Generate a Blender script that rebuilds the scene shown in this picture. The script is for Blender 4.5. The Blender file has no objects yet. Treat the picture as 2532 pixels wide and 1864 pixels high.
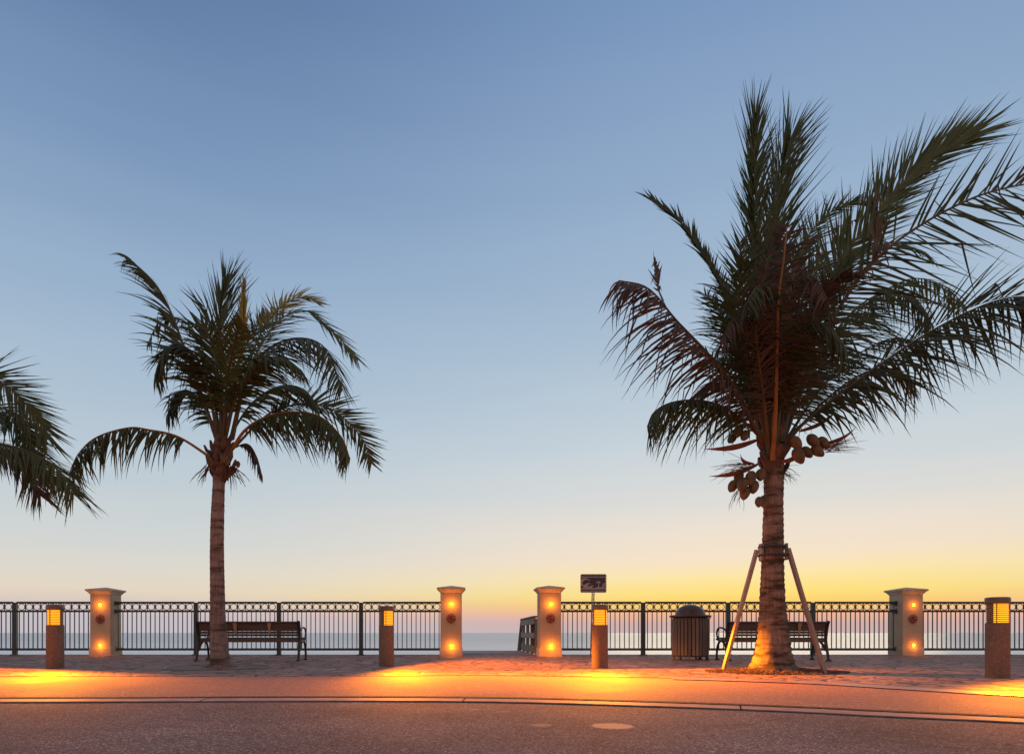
import bpy, bmesh, math, random
from math import radians as R, sin, cos, pi
from mathutils import Vector, Matrix

random.seed(7)
S = bpy.context.scene
COL = S.collection

# ------------------------------------------------------------------ camera
FPX, PX, PY, EYE = 1620.0, 1140.0, 1564.0, 0.6      # focal length, principal point (photo pixels), eye height (m)
cam_d = bpy.data.cameras.new('camera')
cam_d.sensor_width = 36.0
cam_d.lens = 36.0 * FPX / 2532.0
cam_d.shift_x = (1266.0 - PX) / 2532.0
cam_d.shift_y = (PY - 932.0) / 2532.0
cam_d.clip_start = 0.05
cam_d.clip_end = 60000.0
cam = bpy.data.objects.new('camera', cam_d)
cam.location = (0, 0, EYE)
cam.rotation_euler = (R(90), 0, 0)
COL.objects.link(cam)
S.camera = cam


def P(u, v, d):
    """a point of the place, d metres out from the camera, seen at photo pixel u, v"""
    return Vector(((u - PX) / FPX * d, d, EYE - (v - PY) / FPX * d))


def lin(r, g, b):
    f = lambda c: (c / 255.0) / 12.92 if c <= 10.3 else (((c / 255.0) + 0.055) / 1.055) ** 2.4
    return (f(r), f(g), f(b), 1.0)


# ------------------------------------------------------------------ dusk sky
W = bpy.data.worlds.new('World')
S.world = W
W.use_nodes = True
wn, wl = W.node_tree.nodes, W.node_tree.links
wn.clear()
w_out = wn.new('ShaderNodeOutputWorld')
w_bg = wn.new('ShaderNodeBackground')
w_bg.inputs['Strength'].default_value = 1.0
wl.new(w_bg.outputs[0], w_out.inputs[0])


def wmath(op, a, b=None, c=None):
    n = wn.new('ShaderNodeMath')
    n.operation = op
    for i, x in enumerate((a, b, c)):
        if x is None:
            continue
        if isinstance(x, (int, float)):
            n.inputs[i].default_value = x
        else:
            wl.new(x, n.inputs[i])
    return n.outputs[0]


w_tc = wn.new('ShaderNodeTexCoord')
w_sep = wn.new('ShaderNodeSeparateXYZ')
wl.new(w_tc.outputs['Generated'], w_sep.inputs[0])
el = wmath('MULTIPLY', wmath('ARCSINE', w_sep.outputs[2]), 2.0 / pi)      # 0 at the horizon, 1 overhead
w_map = wn.new('ShaderNodeMapping')
w_map.inputs['Scale'].default_value = (1.6, 1.6, 16.0)
wl.new(w_tc.outputs['Generated'], w_map.inputs[0])
w_noise = wn.new('ShaderNodeTexNoise')                                     # faint uneven bands of high haze
w_noise.inputs['Scale'].default_value = 1.3
w_noise.inputs['Detail'].default_value = 5.0
wl.new(w_map.outputs[0], w_noise.inputs['Vector'])
el = wmath('ADD', el, wmath('MULTIPLY', wmath('SUBTRACT', w_noise.outputs['Fac'], 0.5), wmath('MULTIPLY', wmath('MINIMUM', wmath('MAXIMUM', el, 0.0), 0.12), 0.28)))
el = wmath('POWER', wmath('MAXIMUM', el, 0.0), 0.5)
az = wmath('ARCTAN2', w_sep.outputs[0], w_sep.outputs[1])                  # 0 straight out to sea, + to the right


def sky_ramp(stops):
    n = wn.new('ShaderNodeValToRGB')
    e = n.color_ramp.elements
    while len(e) < len(stops):
        e.new(0.5)
    for k, (deg, c) in enumerate(stops):
        e[k].position = math.sqrt(deg / 90.0)
        e[k].color = lin(*c)
    wl.new(el, n.inputs[0])
    return n.outputs[0]


SKY_LEFT = [(0, (196, 190, 198)), (1.2, (200, 192, 198)), (2.2, (216, 199, 192)), (3.4, (228, 214, 194)), (5.0, (221, 216, 206)),
            (8.0, (207, 212, 212)), (13, (190, 204, 213)), (19, (171, 191, 210)), (26, (151, 176, 203)), (34, (123, 151, 187)),
            (44, (92, 120, 161)), (90, (122, 120, 140))]
SKY_GLOW = [(0, (200, 180, 180)), (0.8, (214, 176, 170)), (1.5, (244, 182, 146)), (2.3, (255, 204, 108)), (3.2, (255, 224, 124)), (4.6, (254, 230, 168)),
            (6.2, (247, 227, 200)), (8.2, (238, 225, 209)), (11, (221, 220, 216)), (15, (201, 212, 219)), (22, (177, 196, 213)), (31, (151, 176, 204)),
            (44, (120, 149, 189)), (90, (122, 120, 140))]
SKY_BEHIND = [(0, (190, 166, 166)), (6, (206, 172, 166)), (16, (208, 178, 172)), (45, (186, 166, 168)), (90, (122, 120, 140))]
r_left, r_glow, r_back = sky_ramp(SKY_LEFT), sky_ramp(SKY_GLOW), sky_ramp(SKY_BEHIND)


def wmap(v, a, b):
    n = wn.new('ShaderNodeMapRange')
    n.interpolation_type = 'SMOOTHSTEP'
    n.inputs['From Min'].default_value = a
    n.inputs['From Max'].default_value = b
    wl.new(v, n.inputs['Value'])
    return n.outputs['Result']


def wmix(f, a, b):
    n = wn.new('ShaderNodeMix')
    n.data_type = 'RGBA'
    wl.new(f, n.inputs[0])
    wl.new(a, n.inputs[6])
    wl.new(b, n.inputs[7])
    return n.outputs[2]


d_az = wmath('ABSOLUTE', wmath('SUBTRACT', az, R(24)))
f_glow = wmap(d_az, R(52), R(2))
f_back = wmap(wmath('ABSOLUTE', az), R(75), R(140))
wl.new(wmix(f_back, wmix(f_glow, r_left, r_glow), r_back), w_bg.inputs['Color'])

# the last of the light under the horizon: a weak, very soft, warm sun low over the sea on the right
sun_d = bpy.data.lights.new('sun', 'SUN')
sun_d.energy = 0.22
sun_d.angle = R(25)
sun_d.color = (1.0, 0.74, 0.45)
sun = bpy.data.objects.new('sun', sun_d)
sun.rotation_euler = (R(-85), 0, R(-24))
COL.objects.link(sun)

S.view_settings.view_transform = 'Standard'
S.view_settings.look = 'None'
S.view_settings.exposure = 0.0
S.view_settings.gamma = 1.0
S.view_settings.use_curve_mapping = False
S.cycles.max_bounces = 6
S.cycles.sample_clamp_indirect = 4.0
S.cycles.use_denoising = True

AMBER = (1.0, 0.25, 0.0)


# ------------------------------------------------------------------ materials
class Mat:
    def __init__(self, name):
        self.m = bpy.data.materials.new(name)
        self.m.use_nodes = True
        self.t = self.m.node_tree
        self.n, self.l = self.t.nodes, self.t.links
        self.b = self.n['Principled BSDF']

    def new(self, kind, **kw):
        x = self.n.new(kind)
        for k, v in kw.items():
            setattr(x, k, v)
        return x

    def put(self, sock, v):
        if isinstance(v, bpy.types.NodeSocket):
            self.l.new(v, sock)
        elif isinstance(v, (tuple, list)) and len(v) == 3 and sock.type == 'RGBA':
            sock.default_value = (*v, 1.0)
        else:
            sock.default_value = v

    def coord(self, scale=(1, 1, 1), which='Object'):
        tc = self.new('ShaderNodeTexCoord')
        mp = self.new('ShaderNodeMapping')
        mp.inputs['Scale'].default_value = scale
        self.l.new(tc.outputs[which], mp.inputs[0])
        return mp.outputs[0]

    def noise(self, co, scale, detail=4.0, rough=0.55, out='Fac'):
        x = self.new('ShaderNodeTexNoise')
        self.l.new(co, x.inputs['Vector'])
        x.inputs['Scale'].default_value = scale
        x.inputs['Detail'].default_value = detail
        x.inputs['Roughness'].default_value = rough
        return x.outputs[out]

    def voro(self, co, scale, feature='F1', out='Distance', rnd=1.0):
        x = self.new('ShaderNodeTexVoronoi', feature=feature)
        self.l.new(co, x.inputs['Vector'])
        x.inputs['Scale'].default_value = scale
        x.inputs['Randomness'].default_value = rnd
        return x.outputs[out]

    def ramp(self, f, stops):
        x = self.new('ShaderNodeValToRGB')
        e = x.color_ramp.elements
        while len(e) < len(stops):
            e.new(0.5)
        for k, (p, c) in enumerate(stops):
            e[k].position = p
            e[k].color = (*c, 1) if isinstance(c, (tuple, list)) else (c, c, c, 1)
        self.l.new(f, x.inputs[0])
        return x.outputs[0]

    def mix(self, f, a, b, blend='MIX'):
        x = self.new('ShaderNodeMix', data_type='RGBA', blend_type=blend)
        self.put(x.inputs[0], f)
        self.put(x.inputs[6], a)
        self.put(x.inputs[7], b)
        return x.outputs[2]

    def math(self, op, a, b=0.0):
        x = self.new('ShaderNodeMath', operation=op)
        self.put(x.inputs[0], a)
        self.put(x.inputs[1], b)
        return x.outputs[0]

    def bump(self, h, strength=0.5, dist=0.01):
        x = self.new('ShaderNodeBump')
        x.inputs['Strength'].default_value = strength
        x.inputs['Distance'].default_value = dist
        self.l.new(h, x.inputs['Height'])
        self.l.new(x.outputs[0], self.b.inputs['Normal'])

    def set(self, **kw):
        names = dict(color='Base Color', rough='Roughness', metal='Metallic', spec='Specular IOR Level', emit='Emission Color', power='Emission Strength')
        for k, v in kw.items():
            self.put(self.b.inputs[names[k]], v)
        return self


def simple(name, c, rough=0.6, metal=0.0, var=0.25, scale=8.0, bump=0.0, spec=0.5):
    m = Mat(name)
    co = m.coord()
    n = m.noise(co, scale, 6)
    dark = tuple(x * (1 - var) for x in c)
    lite = tuple(min(1, x * (1 + var)) for x in c)
    m.set(color=m.ramp(n, [(0.3, dark), (0.7, lite)]), rough=rough, metal=metal, spec=spec)
    if bump:
        m.bump(m.noise(co, scale * 6, 4), bump, 0.004)
    return m.m


def asphalt_mat():
    m = Mat('asphalt')
    co = m.coord()
    stones = m.voro(co, 115, out='Color')
    sep = m.new('ShaderNodeSeparateColor')
    m.l.new(stones, sep.inputs[0])
    grain = m.ramp(sep.outputs[0], [(0.0, (0.045, 0.037, 0.039)), (0.45, (0.18, 0.144, 0.138)), (0.78, (0.28, 0.228, 0.215)), (0.94, (0.38, 0.31, 0.285)), (1.0, (0.9, 0.74, 0.66))])  # stone tones; the very palest stones paint glints into the colour
    fine = m.noise(co, 240, 2)
    c = m.mix(0.22, grain, m.ramp(fine, [(0.35, (0.05, 0.045, 0.047)), (0.7, (0.34, 0.28, 0.275))]))
    patch = m.noise(co, 0.9, 5)
    c = m.mix(1.0, c, m.ramp(patch, [(0.3, 0.72), (0.7, 1.28)]), 'MULTIPLY')
    wear = m.noise(m.coord((0.35, 2.0, 1)), 2.2, 4)
    c = m.mix(m.ramp(wear, [(0.58, 0.0), (0.75, 0.35)]), c, (0.16, 0.13, 0.12))

    wco = m.new('ShaderNodeMix', data_type='RGBA', blend_type='LINEAR_LIGHT')
    wco.inputs[0].default_value = 0.25
    m.l.new(co, wco.inputs[6])
    m.l.new(m.noise(co, 1.1, 5, out='Color'), wco.inputs[7])
    crack = m.ramp(m.voro(wco.outputs[2], 0.55, 'DISTANCE_TO_EDGE'), [(0.002, 0.35), (0.009, 0.0)])
    c = m.mix(m.math('MULTIPLY', crack, m.ramp(m.noise(co, 0.8, 2), [(0.48, 0.0), (0.6, 1.0)])), c, (0.03, 0.025, 0.025))
    oil = m.noise(m.coord((0.8, 1.6, 1)), 1.3, 2)
    c = m.mix(m.ramp(oil, [(0.64, 0.0), (0.76, 0.45)]), c, (0.055, 0.048, 0.05))
    # two round pale orange spots and a few smaller, fainter ones
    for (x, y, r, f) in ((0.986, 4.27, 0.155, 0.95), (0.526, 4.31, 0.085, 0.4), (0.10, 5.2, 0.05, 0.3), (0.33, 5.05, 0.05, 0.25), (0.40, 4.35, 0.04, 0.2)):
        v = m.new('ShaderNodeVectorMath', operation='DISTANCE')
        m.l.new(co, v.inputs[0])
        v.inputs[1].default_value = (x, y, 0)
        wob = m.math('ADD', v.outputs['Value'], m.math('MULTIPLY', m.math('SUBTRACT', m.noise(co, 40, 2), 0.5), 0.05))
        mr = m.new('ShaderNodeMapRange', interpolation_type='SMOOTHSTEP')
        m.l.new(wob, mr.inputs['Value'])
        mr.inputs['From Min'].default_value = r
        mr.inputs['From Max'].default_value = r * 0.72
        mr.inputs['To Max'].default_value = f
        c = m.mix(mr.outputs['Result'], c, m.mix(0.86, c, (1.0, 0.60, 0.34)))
    m.set(color=c, rough=0.9, spec=0.12)
    m.bump(m.math('ADD', m.voro(co, 95), m.math('MULTIPLY', fine, 0.5)), 0.7, 0.006)
    return m.m


def concrete_mat():
    m = Mat('pink_concrete')
    co = m.coord()
    big = m.noise(co, 0.7, 5)
    streak = m.noise(m.coord((0.4, 3.0, 1)), 2.0, 5)
    c = m.ramp(big, [(0.3, (0.38, 0.19, 0.125)), (0.7, (0.51, 0.265, 0.178))])
    c = m.mix(m.ramp(streak, [(0.4, 0.0), (0.75, 0.4)]), c, (0.46, 0.27, 0.22))
    sep = m.new('ShaderNodeSeparateColor')
    m.l.new(m.voro(co, 70, out='Color'), sep.inputs[0])
    c = m.mix(0.55, c, m.mix(1.0, c, m.ramp(sep.outputs[0], [(0, 0.5), (0.5, 0.92), (0.88, 1.25), (0.96, 1.7), (1, 3.2)]), 'MULTIPLY'))  # random speckle; the brightest specks are glints painted into the colour
    # dark stains
    st = m.noise(co, 3.0, 3)
    c = m.mix(m.ramp(st, [(0.66, 0.0), (0.78, 0.35)]), c, (0.16, 0.10, 0.09))
    m.set(color=c, rough=m.ramp(big, [(0.3, 0.75), (0.7, 0.9)]), spec=0.15)
    m.bump(m.noise(co, 90, 3), 0.55, 0.006)
    return m.m


def stamped_mat():
    m = Mat('stamped_stone_paving')
    co0 = m.coord()
    warp = m.noise(co0, 1.4, 3, out='Color')
    add = m.new('ShaderNodeMix', data_type='RGBA', blend_type='LINEAR_LIGHT')
    add.inputs[0].default_value = 0.12
    m.l.new(co0, add.inputs[6])
    m.l.new(warp, add.inputs[7])
    co = add.outputs[2]
    edge = m.voro(co, 3.9, 'DISTANCE_TO_EDGE', rnd=0.85)
    cell = m.voro(co, 3.9, out='Color', rnd=0.85)
    sep = m.new('ShaderNodeSeparateColor')
    m.l.new(cell, sep.inputs[0])
    c = m.ramp(sep.outputs[0], [(0, (0.26, 0.155, 0.122)), (0.5, (0.35, 0.205, 0.158)), (1, (0.45, 0.26, 0.195))])
    c = m.mix(0.5, c, m.mix(1.0, c, m.ramp(m.noise(co0, 14, 5), [(0.3, 0.6), (0.7, 1.35)]), 'MULTIPLY'))
    joint = m.ramp(edge, [(0.03, 1.0), (0.10, 0.0)])
    broken = m.ramp(m.noise(co0, 5, 3), [(0.35, 0.25), (0.6, 1.0)])
    jm = m.math('MULTIPLY', joint, broken)
    c = m.mix(jm, c, (0.035, 0.027, 0.028))
    m.set(color=c, rough=m.ramp(sep.outputs[1], [(0, 0.58), (1, 0.8)]), spec=0.2)
    h = m.math('ADD', m.math('MULTIPLY', m.ramp(edge, [(0.0, 0.0), (0.12, 1.0)]), 1.0), m.math('MULTIPLY', m.noise(co0, 16, 5), 0.7))
    m.bump(h, 0.8, 0.012)
    return m.m


def border_mat():
    m = Mat('border_brick')
    co = m.coord(which='UV')
    b = m.new('ShaderNodeTexBrick')
    m.l.new(co, b.inputs['Vector'])
    b.offset = 0.0
    b.inputs['Color1'].default_value = (0.27, 0.15, 0.125, 1)
    b.inputs['Color2'].default_value = (0.36, 0.205, 0.17, 1)
    b.inputs['Mortar'].default_value = (0.40, 0.26, 0.21, 1)
    b.inputs['Scale'].default_value = 1.0
    b.inputs['Brick Width'].default_value = 0.125
    b.inputs['Row Height'].default_value = 0.40
    b.inputs['Mortar Size'].default_value = 0.008
    n = m.noise(m.coord(), 20, 4)
    m.set(color=m.mix(0.6, b.outputs['Color'], m.mix(1.0, b.outputs['Color'], m.ramp(n, [(0.3, 0.6), (0.7, 1.3)]), 'MULTIPLY')), rough=0.55)
    m.bump(b.outputs['Fac'], -0.4, 0.006)
    return m.m


def water_mat():
    m = Mat('sea_water')
    co = m.coord((0.012, 0.05, 1))
    n = m.noise(co, 1.0, 5)
    foam = m.new('ShaderNodeSeparateXYZ')
    tc = m.new('ShaderNodeTexCoord')
    m.l.new(tc.outputs['Object'], foam.inputs[0])
    near = m.new('ShaderNodeMapRange', interpolation_type='SMOOTHSTEP')
    m.l.new(m.math('ADD', foam.outputs[1], m.math('MULTIPLY', n, 90.0)), near.inputs['Value'])
    near.inputs['From Min'].default_value = 330
    near.inputs['From Max'].default_value = 120
    c = m.mix(near.outputs['Result'], (0.54, 0.61, 0.65), (0.86, 0.86, 0.86))
    c = m.mix(m.ramp(n, [(0.4, 0.0), (0.7, 0.3)]), c, (0.62, 0.69, 0.73))
    m.set(color=c, rough=0.30, spec=0.42)
    m.bump(m.noise(m.coord((0.25, 0.8, 1)), 1.0, 4), 0.12, 0.5)
    return m.m


def stucco_mat():
    m = Mat('cream_stucco')
    co = m.coord()
    n = m.noise(co, 3.0, 5)
    c = m.ramp(n, [(0.3, (0.44, 0.33, 0.225)), (0.7, (0.54, 0.415, 0.29))])
    drip = m.noise(m.coord((9, 9, 0.8)), 1.0, 4)
    c = m.mix(m.ramp(drip, [(0.56, 0.0), (0.8, 0.35)]), c, (0.33, 0.27, 0.21))
    m.set(color=c, rough=0.85, spec=0.25)
    m.bump(m.noise(co, 130, 3), 0.25, 0.004)
    return m.m


def terracotta_mat():
    m = Mat('terracotta')
    co = m.coord()
    n = m.noise(co, 26, 3)
    m.set(color=m.ramp(n, [(0.35, (0.16, 0.045, 0.03)), (0.6, (0.36, 0.13, 0.085)), (0.75, (0.55, 0.30, 0.22))]), rough=0.7)
    return m.m


def aggregate_mat():
    m = Mat('exposed_aggregate')
    co = m.coord()
    sep = m.new('ShaderNodeSeparateColor')
    m.l.new(m.voro(co, 75, out='Color'), sep.inputs[0])
    c = m.ramp(sep.outputs[0], [(0, (0.15, 0.088, 0.060)), (0.6, (0.19, 0.115, 0.078)), (0.95, (0.23, 0.145, 0.10)), (1.0, (0.38, 0.28, 0.21))])
    c = m.mix(0.35, c, m.ramp(m.noise(co, 5, 4), [(0.3, (0.12, 0.08, 0.06)), (0.7, (0.26, 0.17, 0.125))]))
    m.set(color=c, rough=0.75, spec=0.35)
    m.bump(m.voro(co, 75), 0.35, 0.004)
    return m.m


def trunk_mat(name, c0, c1, c2):
    m = Mat(name)
    co = m.coord()
    ring = m.noise(m.coord((2.2, 2.2, 10.5)), 1.0, 6, 0.65)
    fib = m.noise(m.coord((30, 30, 3)), 1.0, 4)
    c = m.ramp(ring, [(0.32, tuple(x * 0.6 for x in c0)), (0.42, c0), (0.5, c1), (0.68, c2)])
    c = m.mix(0.55, c, m.mix(1.0, c, m.ramp(fib, [(0.3, 0.45), (0.7, 1.45)]), 'MULTIPLY'))
    c = m.mix(m.ramp(m.noise(co, 3, 4), [(0.5, 0.0), (0.75, 0.5)]), c, c0)
    m.set(color=c, rough=0.9, spec=0.2)
    m.bump(m.math('ADD', ring, m.math('MULTIPLY', fib, 0.5)), 0.8, 0.02)
    return m.m


def leaf_mat(name, ca, cb):
    m = Mat(name)
    n = m.noise(m.coord(), 2.5, 4)
    oi = m.new('ShaderNodeObjectInfo')
    c = m.ramp(n, [(0.3, ca), (0.7, cb)])
    c = m.mix(1.0, c, m.ramp(oi.outputs['Random'], [(0, 0.75), (1, 1.25)]), 'MULTIPLY')
    m.set(color=c, rough=0.5, spec=0.35)
    tr = m.new('ShaderNodeBsdfTranslucent')
    m.l.new(c, tr.inputs['Color'])
    mx = m.new('ShaderNodeMixShader')
    mx.inputs[0].default_value = 0.18
    m.l.new(m.b.outputs[0], mx.inputs[1])
    m.l.new(tr.outputs[0], mx.inputs[2])
    m.l.new(mx.outputs[0], m.n['Material Output'].inputs[0])
    return m.m


def wood_mat(name, a, b, axis='x', rough=0.75):
    m = Mat(name)
    sc = {'x': (1.2, 22, 22), 'y': (22, 1.2, 22), 'z': (22, 22, 1.2)}[axis]
    n = m.noise(m.coord(sc), 1.0, 5)
    oi = m.new('ShaderNodeObjectInfo')
    c = m.ramp(n, [(0.3, a), (0.7, b)])
    c = m.mix(1.0, c, m.ramp(oi.outputs['Random'], [(0, 0.75), (1, 1.2)]), 'MULTIPLY')
    m.set(color=c, rough=rough, spec=0.3)
    m.bump(n, 0.3, 0.004)
    return m.m


def glow_mat(name, c, power):
    m = Mat(name)
    n = m.noise(m.coord(), 6, 2)
    m.set(color=(0.8, 0.55, 0.15), rough=0.3, emit=m.ramp(n, [(0.2, tuple(x * 0.8 for x in c)), (0.8, c)]), power=power)
    return m.m


M = {
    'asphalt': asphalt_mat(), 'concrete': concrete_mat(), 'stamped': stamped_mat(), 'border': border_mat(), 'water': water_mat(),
    'kerb': simple('kerb_concrete', (0.36, 0.225, 0.19), 0.75, var=0.3, scale=6, bump=0.3),
    'gap': simple('joint_and_lip_shade', (0.020, 0.017, 0.016), 0.9),  # near-black of the open joint and of the painted lip shadow
    'seawall': simple('seawall_concrete', (0.33, 0.29, 0.27), 0.85, var=0.3, scale=4, bump=0.3),
    'sand': simple('beach_sand', (0.5, 0.43, 0.34), 0.95),
    'stucco': stucco_mat(), 'terracotta': terracotta_mat(), 'aggregate': aggregate_mat(),
    'cap_stone': simple('cast_stone', (0.55, 0.45, 0.36), 0.85, var=0.25, scale=9, bump=0.3, spec=0.25),
    'rail_paint': simple('teal_rail_paint', (0.038, 0.062, 0.064), 0.45, var=0.2),
    'bronze': simple('bronze_paint', (0.13, 0.088, 0.066), 0.45, var=0.2, spec=0.5),
    'louvre': simple('louvre_bronze', (0.45, 0.25, 0.12), 0.4, var=0.1),
    'lens': glow_mat('amber_lens', (1.0, 0.385, 0.0), 1.65),
    'bulb': glow_mat('amber_bulb', (1.0, 0.46, 0.02), 5.0),
    'iron': simple('cast_iron_paint', (0.022, 0.020, 0.021), 0.45, var=0.2),
    'bench_wood': wood_mat('bench_slat', (0.085, 0.060, 0.048), (0.15, 0.105, 0.08), 'x'),
    'brace_tan': simple('tan_strap', (0.42, 0.26, 0.14), 0.6),
    'bin_wood': wood_mat('bin_slat', (0.125, 0.098, 0.082), (0.23, 0.18, 0.148), 'z'),
    'bin_metal': simple('bin_brown_metal', (0.055, 0.036, 0.028), 0.42, var=0.2),
    'dome': simple('bin_dome_plastic', (0.075, 0.040, 0.028), 0.38, var=0.1),
    'lumber': wood_mat('pale_lumber', (0.30, 0.235, 0.19), (0.44, 0.355, 0.29), 'z'),
    'strap': simple('black_strap', (0.02, 0.02, 0.022), 0.5),
    'deck_wood': wood_mat('weathered_deck', (0.20, 0.165, 0.14), (0.34, 0.28, 0.235), 'y'),
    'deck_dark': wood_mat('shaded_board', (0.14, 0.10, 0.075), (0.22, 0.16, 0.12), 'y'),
    'trunk_grey': trunk_mat('smooth_palm_bark', (0.11, 0.080, 0.066), (0.22, 0.165, 0.14), (0.30, 0.235, 0.20)),
    'trunk_brown': trunk_mat('ringed_palm_bark', (0.070, 0.047, 0.035), (0.19, 0.135, 0.10), (0.30, 0.22, 0.165)),
    'leaf': leaf_mat('palm_leaf', (0.032, 0.044, 0.012), (0.064, 0.082, 0.022)),
    'leaf_green': leaf_mat('palm_leaf_green', (0.050, 0.072, 0.016), (0.10, 0.13, 0.034)),
    'leaf_yellow': leaf_mat('palm_leaf_yellow', (0.20, 0.17, 0.03), (0.34, 0.27, 0.05)),
    'leaf_brown': leaf_mat('palm_leaf_dry', (0.060, 0.038, 0.024), (0.125, 0.075, 0.046)),
    'rachis': simple('frond_stem', (0.085, 0.066, 0.026), 0.5, var=0.25, scale=5),
    'rachis_orange': simple('frond_stem_lamplit', (0.27, 0.135, 0.035), 0.5, var=0.2, scale=5),  # same stem with orange lamplight painted into its colour
    'fibre': simple('palm_fibre', (0.11, 0.066, 0.042), 0.95, var=0.5, scale=14, bump=0.6),
    'spathe': simple('dry_spathe', (0.15, 0.072, 0.045), 0.8, var=0.3),
    'coconut': simple('coconut_husk', (0.125, 0.076, 0.026), 0.65, var=0.5, scale=9),
    'grate': simple('iron_grate', (0.17, 0.15, 0.13), 0.5, var=0.4, scale=12),
    'soil': simple('dark_soil', (0.05, 0.034, 0.026), 0.95, var=0.4, bump=0.6),
    'mulch': simple('wood_mulch', (0.15, 0.085, 0.055), 0.9, var=0.6, scale=30),
    'sign_white': simple('sign_pale', (0.40, 0.36, 0.35), 0.5, var=0.06),
    'sign_blue': simple('sign_slate_blue', (0.050, 0.046, 0.062), 0.5, var=0.06),
    'steel': simple('galvanised_post', (0.16, 0.13, 0.12), 0.5, metal=0.4),
    'shrub': leaf_mat('shrub_leaf', (0.04, 0.05, 0.025), (0.08, 0.09, 0.04)),
    'dry_leaf': simple('dry_leaf', (0.40, 0.20, 0.11), 0.7),
    'dark': simple('dark_inside', (0.012, 0.010, 0.010), 0.8),
}


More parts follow.
